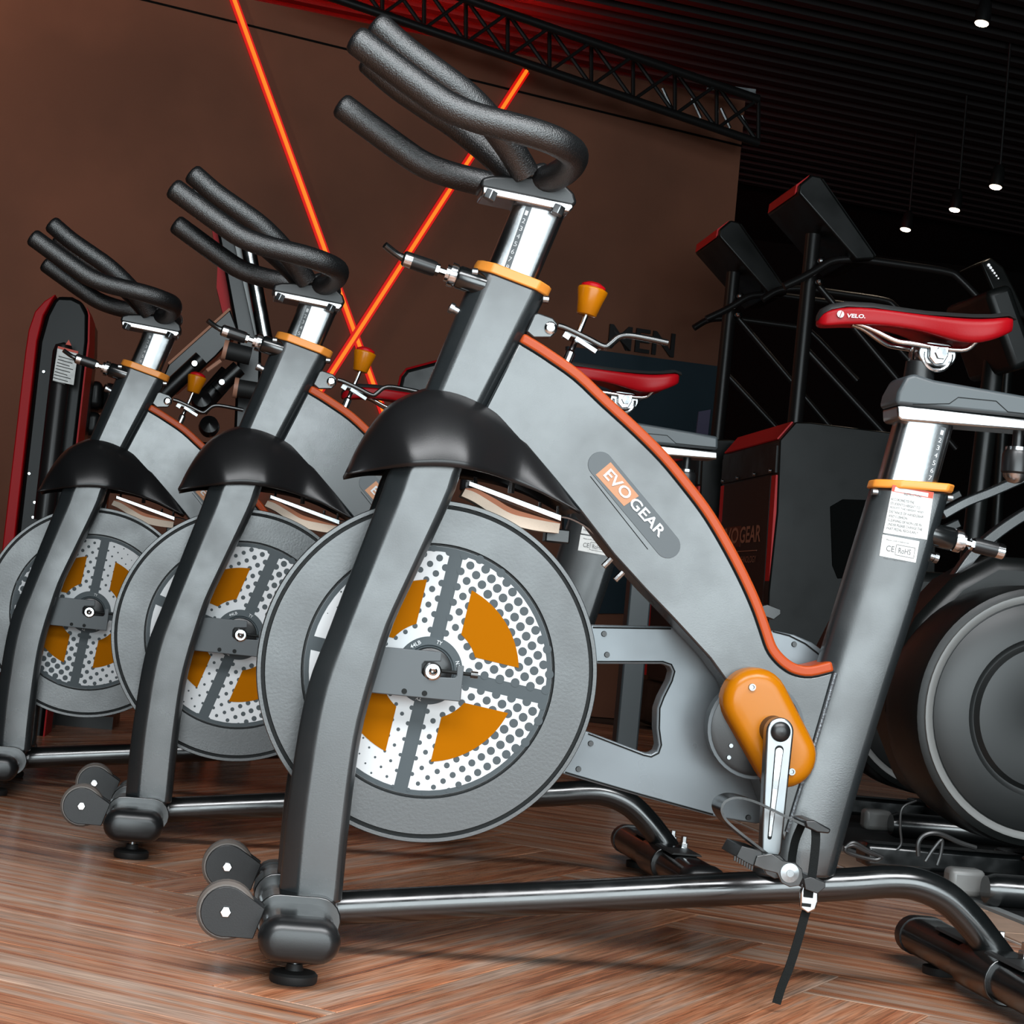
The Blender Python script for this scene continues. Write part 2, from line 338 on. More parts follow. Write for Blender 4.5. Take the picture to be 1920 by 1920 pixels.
    def ring(cx, cz, w, h, y): return [Vector((x, y, z)) for x, z in stadium(cx, cz, w, h)]
    bx, bz = -.158, .0635
    fb = MB().loft([ring(bx, bz, .098, .05, y) for y in (-.245, .245)]).build('front_stabiliser', M['gloss'], root, ang=30)
    for s in (-1, 1):
        MB().loft([ring(bx, bz, .104 - k, .056 - k, s * y) for y, k in ((.238, .001), (.240, 0), (.262, 0), (.272, .006), (.278, .016), (.281, .030))]).build('end_cap', M['plastic'], fb, ang=60)
        y0 = s * .2
        ft = MB().lathe([(0, 0), (.029, 0), (.031, .003), (.031, .011), (.028, .014), (.012, .016), (.010, .024), (0, .024)], (bx, y0, 0), (0, 0, 1), 24).build('levelling_foot', M['rubber'], fb)
        MB().cyl((bx, y0, .016), (bx, y0, .05), .006, n=10).build('foot_screw', M['steel'], ft)
        MB().loft([ring(bx + .002, bz + .004, .114, .062, s * y) for y in (.062, .125)]).build('leg_bracket', M['gloss'], fb, bevel=.0015)
        # transport wheel with its two side plates
        hub = at(423, 1709, -.2); hx, hz = hub.x, (hub.z + .0026)
        yc = s * .2
        wb = MB().lathe([(.012, -.014), (.034, -.014), (.0375, -.010), (.0375, .010), (.034, .014), (.012, .014)], (hx, yc, hz), (0, 1, 0), 32).build('transport_wheel', M['tyre'], root)
        po_ = []
        e1, e2 = at(497, 1703, -.215), at(474, 1760, -.215)
        for i in range(17):
            a = R(58) + R(222) * i / 16; po_.append((hx + .032 * math.cos(a), hz + .032 * math.sin(a)))
        po_ += [(e2.x, e2.z), (e1.x, e1.z)]
        for k in (-1, 1):
            MB().prism(po_, yc + k * .0165 - .002, yc + k * .0165 + .002).build('side_plate', M['fender'], wb, bevel=.001)
        MB().cyl((hx, yc - .0225, hz), (hx, yc + .0225, hz), .0075, n=6).build('axle_bolt', M['chrome'], wb, bevel=.001)
    # --- base tube and rear stabiliser
    bp = spline([at(a, b, 0) for a, b in ((572, 1705), (640, 1702), (840, 1692), (1040, 1683), (1320, 1669), (1570, 1659), (1670, 1653), (1725, 1660), (1775, 1684), (1817, 1724), (1850, 1766), (1880, 1806))], 5)
    MB().tube(bp, .0238, 24).build('base_tube', M['gloss'], root)
    rx, rz = .864, .0455
    rb = MB().loft([ring(rx, rz, .085, .058, y) for y in (-.29, .29)]).build('rear_stabiliser', M['gloss'], root, ang=30)
    for s in (-1, 1):
        MB().loft([ring(rx, rz, .088 - k, .061 - k, s * y) for y, k in ((.282, 0), (.305, 0), (.315, .008), (.320, .022), (.322, .04))]).build('end_cap', M['plastic'], rb, ang=60)
        ft = MB().lathe([(0, 0), (.026, 0), (.027, .003), (.027, .012), (.012, .015), (.010, .022), (0, .022)], (rx, s * .21, 0), (0, 0, 1), 20).build('levelling_foot', M['rubber'], rb)
        MB().prism([(rx - .03, rz + .03), (rx + .03, rz + .03), (rx + .026, rz + .034), (rx - .026, rz + .034)], s * .10 - .07, s * .10 + .07).build('top_pad', M['rubber'], rb, bevel=.001)
    sadr = [[Vector((x, y, z)) for x, z in stadium(rx, rz, .097, .069)] for y in (-.085, .05)]
    sad_ = MB().loft(sadr).build('tube_bracket', M['gloss'], rb, bevel=.002)
    for y in (-.06, .03):
        MB().lathe([(0, 0), (.010, 0), (.010, .008), (.006, .008), (.006, .02), (0, .02)], (rx + .02, y, rz + .034), (0, 0, 1), 6).build('hex_bolt', M['chrome'], sad_)
    # --- seat tube, collar, stickers
    SL = pl([(1634.6, 914), (1565.6, 1139), (1500, 1353), (1437, 1556), (1412, 1640)], 0); SR = pl([(1774, 925), (1711.7, 1137.5), (1643, 1347), (1586.7, 1540), (1560, 1640)], 0)
    sp = [(0, -.012), (.06, -.02), (.28, -.036), (.86, -.036), (.97, -.022), (1, -.012), (1, .012), (.97, .022), (.86, .036), (.28, .036), (.06, .02), (0, .012)]
    st = lr_loft(MB(), SL, SR, sp, 14).build('seat_tube', P, root, bevel=.005, ang=50)
    sax = ((SL[0] + SR[0]) / 2 - (SL[2] + SR[2]) / 2).normalized()
    MB().tube(spline([at(a, b, -.033) for a, b in ((1567, 1262), (1543, 1345), (1520, 1420), (1497, 1490), (1476, 1560))], 4), .0032, 8).build('weld_seam', M['weld'], st)
    cl = lr_loft(MB(), [SL[0] - sax * .001, SL[0] + sax * .012], [SR[0] - sax * .001, SR[0] + sax * .012], scaled(sp, 1.07, 1.15), 3).build('post_collar', M['collar'], root, bevel=.003)
    for q in (SL[0], SR[0]):
        MB().lathe([(0, -.005), (.005, -.004), (.005, .004), (0, .005)], q + Vector((0, -.02, 0)) - sax * .008, (1, 0, 0), 10).build('rivet', M['steel'], cl)
    def sticker(name, quad, m_, y): return MB().prism(pl(quad, y), y, y + .001).build(name, m_, st)
    stk = sticker('instruction_sticker', [(1674, 909), (1751, 923), (1738, 1012), (1656, 999)], M['sticker'], -.0368)
    MB().prism(pl([(1674, 909), (1751, 923), (1749, 935), (1672, 921)], -.0372), -.0371, -.0366).build('sticker_header', M['sticker_red'], stk)
    MB().prism(pl([(1679, 913), (1741, 924.5), (1740, 932), (1677, 921)], -.0374), -.0373, -.0370).build('sticker_title', M['sticker'], stk)
    lines = ['ACCORDING TO THE', "STUDENT'S HEIGHT TO", 'ADJUST THE HEIGHT AND', 'DISTANCE OF HANDLEBAR', 'AND CUSHION', 'CLEANING OF NON-USE IN', 'UNDER PLEASE CHANGE THE', 'PART PEDAL REGULARLY']
    lx = [.62, .8, .9, .92, .5, .9, .94, .85]
    q0, q1 = at(1668, 930, -.0371), at(1651 + 7, 994, -.0371); xd = at(1745, 943, -.0371) - at(1668, 930, -.0371); W = xd.length
    for i, t in enumerate(lines):
        o_ = q0.lerp(q1, (i + .9) / 8.2) + xd.normalized() * .003
        text('sticker_line', t, M['ink'], stk, o_, xd, (0, -1, 0), (W - .006) * lx[i], .0038, depth=.0003)
    text('sticker_line', 'INSTRUCTION', M['ink'], stk, at(1695, 928, -.0376), xd, (0, -1, 0), .026, .0035, depth=.0001)
    ce = sticker('certificate_tag', [(1655, 1002), (1724, 1015), (1717, 1055), (1649, 1042)], M['sticker'], -.0368)
    for s_, px, py, wd, ht in (('CE', 1661, 1033, .012, .0085), ('RoHS', 1684, 1037, .0185, .008)):
        text('tag_lettering', s_, M['ink'], ce, at(px, py, -.0370), xd, (0, -1, 0), wd, ht, depth=.0003)
    fr = [at(a, b, -.0372) for a, b in ((1681, 1021), (1716, 1027.5), (1713, 1047), (1678, 1040))]
    for a, b in zip(fr, fr[1:] + fr[:1]): MB().cyl(a, b, .0003, n=4).build('tag_line', M['ink'], ce)
    for s_, px, py in (('Please confirm before use', 1662, 1013), ('Made in original factory', 1657, 1048)):
        text('tag_lettering', s_, M['ink'], ce, at(px, py, -.0370), xd, (0, -1, 0), .034, .0024, depth=.0003)
    o = at(1752, 1003, -.015); so = pin(o, at(1860, 1030, -.015) - o, 'pop_pin', None)
    q = at(1746, 1043, -.01); MB().lathe([(0, -.01), (.006, -.01), (.006, .004), (.008, .004), (.008, .010), (0, .012)], q, (1, 0, -.2), 10).build('set_screw', M['steel'], root)
    # --- seat post, slide, saddle
    a, b = pl([(1664, 893), (1690, 782)], -.02), pl([(1766, 902), (1794, 790)], -.02); dn = -sax * .12
    sp2 = [(0, -.012), (.07, -.022), (.16, -.027), (.84, -.027), (.93, -.022), (1, -.012), (1, .012), (.93, .022), (.84, .027), (.16, .027), (.07, .022), (0, .012)]
    spo = lr_loft(MB(), [a[0] + dn, a[1]], [b[0] + dn, b[1]], sp2, 4).build('seat_post', M['alu'], root); sd.append(spo)
    a, b = at(1743, 900, -.0275), at(1769, 801, -.0275); d = (b - a).normalized(); sx = Vector((d.z, 0, -d.x)) * .0045
    MB().loft([[a - d * .05 - sx, a - d * .05 + sx, a - d * .05 + sx + Vector((0, .002, 0)), a - d * .05 - sx + Vector((0, .002, 0))], [b - sx, b + sx, b + sx + Vector((0, .002, 0)), b - sx + Vector((0, .002, 0))]]).build('height_scale', M['pill'], spo)
    for i in range(7):
        q = b - d * (.006 + .0115 * i)
        text('scale_number', str(i + 1), M['white'], spo, q - sx * .6 - d * .006 + Vector((0, -.0004, 0)), sx, (0, -1, 0), .0045, .007)
    rail = MB().prism(pl([(1681, 761), (1690, 760), (1990, 794), (1990, 813), (1688, 789), (1682, 783)], -.03), -.034, .034).build('saddle_slide', M['alu'], root, bevel=.004, seg=3); sd.append(rail)
    cv = MB().prism(pl([(1676, 756), (1681, 735), (1697, 706), (1712, 701), (1748, 713), (1800, 722), (1925, 744), (1990, 756), (1990, 790), (1682, 760)], -.03), -.038, .038).build('slide_cover', M['coverplastic'], root, bevel=.006, seg=3); sd.append(cv)
    MB().tube([at(a, b, -.0385) for a, b in ((1712, 758), (1780, 757), (1797, 745), (1868, 752), (1890, 772), (1990, 783))], .0007, 5).build('cover_line', M['line'], cv)
    c = at(1723, 705, 0); ct = at(1725, 678, 0)
    ba = MB().cyl(c - Vector((0, 0, .01)), ct, .023, .0205, 24).build('post_boot', M['plastic'], root, bevel=.002); sd.append(ba)
    pt = MB().cyl(ct, at(1727, 645, 0), .0135, n=20).build('saddle_post', M['chrome'], root); sd.append(pt)
    clp = at(1759, 663, -.024)
    cm = MB().prism(capsule((clp.x - .012, 0, clp.z), .018, (clp.x + .012, 0, clp.z), .018), -.022, .022).build('saddle_clamp', M['steel'], root, bevel=.003); sd.append(cm)
    q2 = pl([(1742, 648), (1780, 650), (1777, 668), (1768, 683), (1752, 684), (1741, 670)], -.026)
    for s in (-1, 1): MB().prism(q2, s * .026 - .003, s * .026 + .003).build('clamp_ear', M['chrome'], cm, bevel=.002)
    MB().lathe([(0, 0), (.010, 0), (.009, .005), (0, .006)], (clp.x + .002, -.029, clp.z), (0, -1, 0), 6).build('clamp_nut', M['steel'], cm)
    cir = circle((clp.x, 0, clp.z - .003), .0215, 20, R(170), R(372), False)
    MB().tube([(x, -.020, z) for x, z in cir], .0032, 8).build('clamp_ring', M['chrome'], cm)
    for s in (-1, 1):
        rp = spline([Vector((p.x, s * y, p.z)) for p, y in ((at(1600, 606, 0), .006), (at(1625, 616, 0), .010), (at(1668, 641, 0), .02), (at(1700, 648, 0), .024), (at(1790, 660, 0), .026), (at(1815, 645, 0), .034))], 5)
        r_ = MB().tube(rp, .0042, 10).build('saddle_rail', M['chrome'], root); sd.append(r_)
    # saddle: sections along x
    sx_ = [1535, 1545, 1560, 1590, 1640, 1690, 1741, 1790, 1830, 1865, 1895, 1909]
    tp = [597, 585, 577, 571.5, 574, 581, 587, 590, 592, 592, 589, 596]
    bt = [606, 610, 611, 608, 608, 613, 623, 639, 647, 641, 628, 618]
    hw = [.008, .016, .020, .023, .025, .030, .042, .060, .072, .076, .072, .060]
    rings = []; tops = []
    for px, t_, b_, h in zip(sx_, tp, bt, hw):
        A_, B_ = at(px, t_, -h), at(px, b_, -h); hgt = A_.z - B_.z; x = A_.x
        sec = [(.0, -.2 if hgt < .02 else .25), (.55, .15 if h > .04 else .0), (.93, 0), (1.0, .12), (1.02, .45), (1.0, .8), (.94, 1.0)]
        near = [Vector((x, -h * k, B_.z + hgt * q)) for k, q in sec]
        crown = [Vector((x, -h * .8, A_.z + .0045)), Vector((x, -h * .45, A_.z + .007)), Vector((x, 0, A_.z + .006 - (.004 if h > .04 else 0)))]
        rings.append(near + [Vector((v.x, -v.y, v.z)) for v in near[:0:-1]])
        tops.append([near[-1] + Vector((0, 0, -.002))] + crown + [Vector((v.x, -v.y, v.z)) for v in crown[-2::-1]] + [Vector((x, h * .94, near[-1].z - .002))])
    m = MB()
    m.loft([[*r] for r in rings]); sa = m.build('saddle', M['saddle'], root, ang=75, sub=1); sd.append(sa)
    m = MB(); m.loft(tops, closed=True, cap=True); MB.build(m, 'saddle_top', M['saddle_top'], sa, ang=75)
    q = at(1565, 597, -.0235); xd2 = at(1626, 596, -.0255) - at(1588, 594, -.0255)
    text('saddle_lettering', 'VELO.', M['white'], sa, at(1588, 595.5, -.0262), xd2, (-.04, -1, 0), .027, .0058, .03, depth=.001, shear=.15)
    cq = at(1576, 589, -.0245)
    MB().lathe([(0, 0), (.0052, 0), (.0052, .0006), (0, .0006)], cq, (-.06, -1, 0), 18).build('saddle_emblem', M['white'], sa)
    MB().loft([[cq + Vector(v) for v in ((-.0016, -.0011, -.0045), (-.0006, -.0011, -.0045), (.0022, -.0011, .0045), (.0010, -.0011, .0045))], [cq + Vector(v) for v in ((-.0016, -.0008, -.0045), (-.0006, -.0008, -.0045), (.0022, -.0008, .0045), (.0010, -.0008, .0045))]]).build('emblem_stroke', M['saddle'], sa)
    # slide adjuster knob hanging under the slide
    kq = at(1905, 868, 0)
    kk = MB().lathe([(0, -.024), (.012, -.024), (.021, -.014), (.021, .012), (.018, .018), (.008, .018), (.008, .05), (0, .05)], kq, (0, 0, 1), 20).build('slide_knob', M['plastic'], root); sd.append(kk)
    MB().lathe([(0, -.031), (.010, -.029), (.017, -.022), (.019, -.014), (0, -.014)], kq, (0, 0, 1), 20).build('knob_cap', M['alu'], kk)
    MB().lathe([(0, .018), (.0175, .018), (.0175, .023), (0, .023)], kq, (0, 0, 1), 20).build('knob_washer', M['chrome'], kk)
    # --- flywheel with print
    fc = at(804, 1257, -.02); fo = Vector((fc.x, 0, fc.z)); Rw = .2395
    prof_ = [(.02, .022), (.17, .022), (.236, .022), (Rw, .018), (Rw, -.0200), (.2385, -.0215), (.2335, -.0215), (.2325, -.0185), (.2285, -.0185), (.2275, -.0215), (.1785, -.0215), (.1775, -.0185), (.1755, -.0185), (.1745, -.0195), (.02, -.0195)]
    fw = MB().lathe(prof_, fo, (0, 1, 0), 128).build('flywheel', M['wheel_paint'], root, ang=25)
    for r0, r1 in ((.2285, .2325), (.1757, .1775)):
        m = MB(); n = 96; v = []; f = []
        for k in range(n):
            a = 2 * math.pi * k / n; v += [fo + Vector((r0 * math.cos(a), -.0188, r0 * math.sin(a))), fo + Vector((r1 * math.cos(a), -.0188, r1 * math.sin(a)))]
        f = [(2 * k, 2 * k + 1, (2 * k + 3) % (2 * n), (2 * k + 2) % (2 * n)) for k in range(n)]
        m.add(v, f).build('groove', M['line'], fw)
    dsk = MB().lathe([(.02, -.0196), (.174, -.0196), (.174, -.0199), (.02, -.0199)], fo, (0, 1, 0), 96).build('print_disc', M['dprint'], fw)
    # print: white quarters, halftone dots, orange sectors, all turned together with the wheel
    def wp(x, z, y): return fo + Vector((x, y, z))
    spk, ri, ro = .0098, .0475, .1672
    def quarter(q, off, r0, r1, n=16):
        a0, a1 = math.asin(off / r1), math.pi / 2 - math.asin(off / r1); b0, b1 = math.asin(min(.999, off / r0)), math.pi / 2 - math.asin(min(.999, off / r0))
        pts = [(r1 * math.cos(a0 + (a1 - a0) * k / n), r1 * math.sin(a0 + (a1 - a0) * k / n)) for k in range(n + 1)]
        pts += [(r0 * math.cos(b1 + (b0 - b1) * k / n), r0 * math.sin(b1 + (b0 - b1) * k / n)) for k in range(n + 1)]
        c, s_ = math.cos(q * math.pi / 2), math.sin(q * math.pi / 2)
        return [(x * c - z * s_, x * s_ + z * c) for x, z in pts]
    for q in range(4):
        MB().prism([(fo.x + x, fo.z + z) for x, z in quarter(q, spk, ri, ro)], -.0203, -.0199).build('white_quarter', M['white'], dsk)
        MB().prism([(fo.x + x, fo.z + z) for x, z in quarter(q, .0325, .0675, .1272)], -.0211, -.0207).build('orange_sector', M['oprint'], dsk)
    m = MB(); g = .0158; c45 = math.sqrt(.5)
    for i in range(-16, 17):
        for j in range(-16, 17):
            x, z = (i - j) * g * c45, (i + j) * g * c45; r_ = math.hypot(x, z)
            if r_ < .050 or r_ > .1735: continue
            rad = .0040 + .0030 * (x * .93 + z * .36) / .12
            rad = min(.0064, rad)
            if rad < .0006: continue
            inq = quarter(0, .0325, .0675, .1272)
            ax_, az_ = abs(x), abs(z)
            if ax_ > .0325 + rad and az_ > .0325 + rad and .0675 + rad < r_ < .1272 - rad: continue
            if min(ax_, az_) < spk - rad * .6 : continue
            n = 14; o_ = wp(x, z, -.0205)
            m.add([o_ + Vector((rad * math.cos(2 * math.pi * k / n), 0, rad * math.sin(2 * math.pi * k / n))) for k in range(n)], [tuple(range(n))])
    dots = m.build('halftone_dots', M['dprint'], dsk, smooth=False); dots['kind'] = 'stuff'
    hubr = MB().lathe([(.02, -.0199), (.0465, -.0199), (.0465, -.0215), (.036, -.0225), (.034, -.0205), (.02, -.0205)], fo, (0, 1, 0), 48).build('hub_ring', M['dprint'], fw, ang=25)
    MB().lathe([(0, -.02), (.033, -.02), (.031, -.028), (.024, -.031), (0, -.031)], fo, (0, 1, 0), 40).build('hub_bearing', M['plastic'], fw)
    for s_, ang, wd in (('44LB', 131, .016), ('TY', 83, .008), ('N.W', 23, .012), ('TY', -97, .008)):
        a_ = R(ang); rr = .0385; o_ = wp(rr * math.cos(a_), rr * math.sin(a_), -.0230); xd_ = Vector((math.sin(a_), 0, -math.cos(a_)))
        text('hub_lettering', s_, M['white'], hubr, o_ - xd_ * wd / 2, xd_, (0, -1, 0), wd, .0055, .012)
    # axle plate from the fork leg, nut, tension screw
    yb = -.058
    bpts = [(690, 1214), (728, 1213.5), (828, 1222.6), (827, 1240), (796, 1240), (791, 1246), (790, 1262), (795, 1268), (852, 1271), (856, 1266), (857, 1248), (870, 1248), (863, 1315.6), (697, 1299), (670, 1296)]
    axp = MB().prism(pl(bpts, yb), yb - .003, yb + .003).build('axle_plate', M['pill'], root, bevel=.0012)
    for px, py in ((758, 1296), (796, 1300)):
        MB().cyl(at(px, py, yb - .004), at(px, py, yb + .0), .0038, n=14).build('plate_hole', M['line'], axp)
    q = at(811.8, 1259, -.066)
    MB().lathe([(0, -.012), (.0125, -.012), (.0125, .004), (.010, .006), (.0062, .006), (.0062, .012), (.004, .013), (0, .010)], (q.x, q.y + .008, q.z), (0, -1, 0), 24).build('axle_nut', M['chrome'], axp)
    MB().cyl((q.x, -.06, q.z), (q.x, .06, q.z), .0062, n=14).build('axle', M['steel'], axp)
    a, b = at(826, 1258, yb), at(893, 1266, yb); d = (b - a).normalized()
    MB().cyl(a, b, .0026, n=10).build('tension_screw', M['line'], axp); MB().cyl(b - d * .008, b + d * .002, .005, n=12).build('screw_head', M['gloss'], axp)
    m = MB().prism([(x, z) for x, z in [(v.x, v.z) for v in pl(bpts, yb)]], -yb - .003, -yb + .003).build('axle_plate', M['pill'], root, bevel=.0012)
    # brake pad above the flywheel
    bar = MB().prism(pl([(879, 901), (1053, 966), (1052, 978), (878, 911)], -.016), -.018, .018).build('brake_bar', M['alu'], root, bevel=.001)
    pad_t = spline(pl([(872, 917), (892, 924), (925, 944), (958, 963), (1000, 973), (1050, 982)], -.016), 5); pad_b = spline(pl([(865, 930), (890, 942), (925, 965), (958, 983), (1000, 994), (1047, 1000)], -.016), 5)
    fp = MB().prism(pad_t + pad_b[::-1], -.018, .018).build('felt_pad', M['felt'], bar)
    up_ = [p + Vector((0, 0, .007 * math.sin(math.pi * i / (len(pad_t) - 1)) + .001)) for i, p in enumerate(pad_t)]
    MB().prism(pad_t + up_[::-1], -.0182, .0182).build('leather_strap', M['leather'], bar)
    for px, py, h in ((890, 902, .006), (958, 917, .016), (1012, 948, .005), (1046, 958, .007)):
        q = at(px, py + 8, -.008); MB().cyl(q, q + Vector((0, 0, h + .006)), .005 if px == 958 else .0028, n=6).build('brake_bolt', M['chrome'], bar)
    MB().tube(spline(pl([(1050, 968), (1070, 972), (1100, 988), (1135, 1020)], 0), 4), .0022, 6).build('brake_spring', M['steel'], bar)
    for px, py in ((1146, 1048), (1168, 1073)):
        q = at(px, py, -.02); MB().cyl(q, q + Vector((-.010, 0, -.012)), .0045, n=8).build('bottle_bolt', M['chrome'], beam)
    MB().box(at(1043, 1005, .02), (.035, .03, .02)).build('brake_block', M['plastic'], bar, bevel=.002)
    # chain guard on the far side
    yg = .045
    outg = [(1000, 1169), (1115, 1172), (1258, 1175), (1300, 1180), (1340, 1186)] + [(1436 + 176 * math.cos(t), 1360 + 178 * math.sin(t)) for t in (R(-108 + 190 * k / 16) for k in range(17))] + [(1418, 1545), (1337, 1531), (1200, 1493), (1058, 1452), (1000, 1436)]
    hole = [(1000, 1245), (1122, 1245), (1243, 1245), (1256, 1250), (1260, 1259), (1256, 1275), (1240, 1306), (1232, 1328), (1231, 1366), (1235, 1397), (1231, 1409), (1221, 1414), (1209, 1412), (1103, 1372), (1000, 1335)]
    guard = MB()
    up_part = outg[:3] + [(1258, 1175)][:0] + [(1300, 1180), (1330, 1300), (1331, 1366), (1231, 1366), (1232, 1328), (1240, 1306), (1256, 1275), (1260, 1259), (1256, 1250), (1243, 1245), (1122, 1245), (1000, 1245)]
    lo_part = [(1231, 1366), (1331, 1366), (1400, 1400), (1418, 1545), (1337, 1531), (1200, 1493), (1058, 1452), (1000, 1436), (1000, 1335), (1103, 1372), (1209, 1412), (1221, 1414), (1231, 1409), (1235, 1397)]
    rd_part = [(1300, 1180), (1340, 1186)] + outg[5:22] + [(1418, 1545), (1400, 1400), (1331, 1366), (1330, 1300)]
    # one plate with an opening: outline walked out and back through a hidden seam
    ring_ = outg + [(1000, 1335)] + hole[-2::-1][:0]
    full = [(1000, 1169)] + outg[1:22] + outg[22:] + hole[::-1]
    gd = MB().prism(pl(full, yg), yg, yg + .035).build('chain_guard', M['guard'], root, bevel=.002)
    def edge_line(lst, nm): MB().tube([at(a, b, yg - .0004) for a, b in lst], .0013, 6).build(nm, M['line'], gd)
    edge_line([(1112, 1176.5), (1258, 1179)], 'guard_line'); edge_line([(1120, 1240.5), (1243, 1240.5), (1259, 1246), (1265, 1259), (1260, 1277), (1245, 1307), (1237, 1328), (1236, 1366), (1240, 1397), (1235, 1412), (1221, 1419), (1207, 1416), (1103, 1376)], 'guard_line')
    edge_line([(1060, 1448), (1200, 1489), (1337, 1527)], 'guard_line'); edge_line([(1449, 1184), (1480, 1192), (1510, 1207), (1537, 1228)], 'guard_line')
    for px, py in ((1132.5, 1188.5), (1138, 1227.5), (1107.5, 1394), (1084.5, 1442), (1403, 1533), (1489, 1208)):
        MB().lathe([(0, 0), (.0044, 0), (.0036, .003), (0, .003)], at(px, py, yg), (0, -1, 0), 14).build('guard_screw', M['plastic'], gd)
    # bottom bracket disc, orange cover, crank, pedal
    q = at(1413, 1366, -.02); bd = MB().lathe([(0, -.03), (.066, -.03), (.066, .016), (.060, .018), (0, .018)], (q.x, q.y, q.z), (0, -1, 0), 40).build('sprocket_disc', M['plastic'], root)
    m = MB(); n = 40; v = [(q.x + r_ * math.cos(2 * math.pi * k / n), -.0345, q.z + r_ * math.sin(2 * math.pi * k / n)) for k in range(n) for r_ in (.066, .071)]
    m.add(v, [(2 * k, 2 * k + 1, (2 * k + 3) % (2 * n), (2 * k + 2) % (2 * n)) for k in range(n)]).build('disc_rim', M['pill'], bd)
    for px, py in ((1370, 1398), (1366, 1420)): MB().lathe([(0, 0), (.0035, 0), (.003, .003), (0, .003)], at(px, py, -.038), (0, -1, 0), 10).build('disc_screw', M['steel'], bd)
    yk = -.05
    k1, k2 = at(1415, 1315, yk), at(1469.5, 1415.5, yk); pxm = (at(1500, 1400, yk) - at(1400, 1400, yk)).length / 100
    def caps(d, y): return [Vector((x, y, z)) for x, z in capsule(k1, 61.5 * pxm - d, k2, 59 * pxm - d)]
    cov = MB().loft([caps(0, -.030), caps(0, -.052), caps(.001, -.058), caps(.004, -.064), caps(.009, -.0685), caps(.015, -.0705), caps(.024, -.071)]).build('crank_cover', M['orange'], root, ang=60)
    for px, py in ((1410, 1288.5), (1484, 1447)): MB().lathe([(0, -.004), (.0055, -.004), (.005, .003), (.003, .003), (.0025, .001), (0, .001)], at(px, py, -.071), (0, -1, 0), 14).build('cover_screw', M['steel'], cov)
    yc0, yc1 = -.108, -.088
    e0, e1 = at(1463.4, 1372, yc0), at(1447, 1592, yc0)
    MB().lathe([(0, -.03), (.021, -.03), (.019, .0), (0, .0)], (e0.x, -.088, e0.z), (0, -1, 0), 28).build('crank_boss', M['plastic'], cov)
    cps = capsule(e0, .0195, e1, .0145)
    crank = MB().prism(cps, yc0, yc1).build('crank_arm', M['steel'], root, bevel=.003, seg=3)
    MB().lathe([(.014, -.001), (.014, .002), (.011, .005), (.006, .0065), (0, .007)], (e0.x, yc0, e0.z), (0, -1, 0), 28).build('crank_cap', M['plastic'], crank)
    s0, s1 = at(1461, 1406, yc0), at(1443, 1570, yc0)
    MB().prism(capsule(s0, .0062, s1, .003), yc0 - .0006, yc0 + .001).build('crank_slot', M['line'], crank)
    MB().prism(capsule(s0 + Vector((0, 0, -.002)), .0050, s1 + Vector((0, 0, .003)), .0018), yc0 - .0012, yc0 + .001).build('crank_rib', M['chrome'], crank)
    # pedal, toe clip, strap
    yn, yfz = -.20, -.115
    pc = at(1479, 1636, yn)
    def pedal(parts_root, near, y_in, y_out, c, flip):
        sgn = -1 if y_out < y_in else 1
        def Q(px, py): p = at(px, py, yn); v = Vector((p.x - pc.x, 0, p.z - pc.z)); return (c.x + v.x * flip, c.z + v.z * flip)
        sp_ = MB().cyl((c.x, y_in, c.z), (c.x, y_out + sgn * .002, c.z), .0075, n=14).build('pedal', M['gloss'], parts_root)
        plp = [(1418, 1604), (1446, 1600), (1466, 1613), (1490, 1617), (1503, 1629), (1505, 1645), (1498, 1660), (1480, 1663), (1464, 1655), (1456, 1637), (1430, 1630), (1412, 1622)]
        for y_ in (y_out, y_out - sgn * .075):
            p_ = MB().prism([Q(a, b) for a, b in plp], y_ - .003, y_ + .003).build('pedal_plate', M['gloss'], sp_, bevel=.001)
        MB().lathe([(0, 0), (.0128, 0), (.0128, .002), (.005, .003), (.005, .0045), (0, .0045)], (c.x, y_out + sgn * .003, c.z), (0, sgn, 0), 24).build('pedal_cap', M['steel'], sp_)
        for lst in ([(1380, 1606), (1391, 1586), (1428, 1596), (1434, 1614), (1421, 1628), (1400, 1618)], [(1507, 1648), (1520, 1644), (1548, 1654), (1548, 1664), (1533, 1676), (1510, 1668)]):
            MB().prism([Q(a, b) for a, b in lst], min(y_out, y_out - sgn * .08), max(y_out, y_out - sgn * .08)).build('pedal_block', M['plastic'], sp_, bevel=.001)
        for k in range(8):
            a = Vector(Q(1377 + 4.6 * k, 1609 + 2.6 * k)); MB().box((a.x, y_out + sgn * .001, a.y), (.0022, .003, .006)).build('pedal_tooth', M['plastic'], sp_)
        return sp_
    ped = pedal(root, True, -.10, yn, pc, 1)
    def cz(lst, y): return [(p.x, p.z) for p in spline([at(1040 + a / 3.2, 1100 + b / 3.2, y) for a, b in lst], 5)]
    tc = cz([(1250, 1590), (1160, 1520), (1070, 1450), (1000, 1385), (975, 1325), (1000, 1275), (1075, 1255), (1190, 1285), (1350, 1362), (1520, 1440)], -.16)
    clip = MB().ribbon(tc, -.185, -.135, .0032).build('toe_clip', M['gloss'], root, ang=60)
    MB().prism([(p.x, p.z) for p in pl([(1498, 1534), (1515, 1533), (1546, 1550), (1543, 1558), (1520, 1556), (1500, 1546)], -.16)], -.19, -.13).build('clip_top', M['plastic'], clip, bevel=.002)
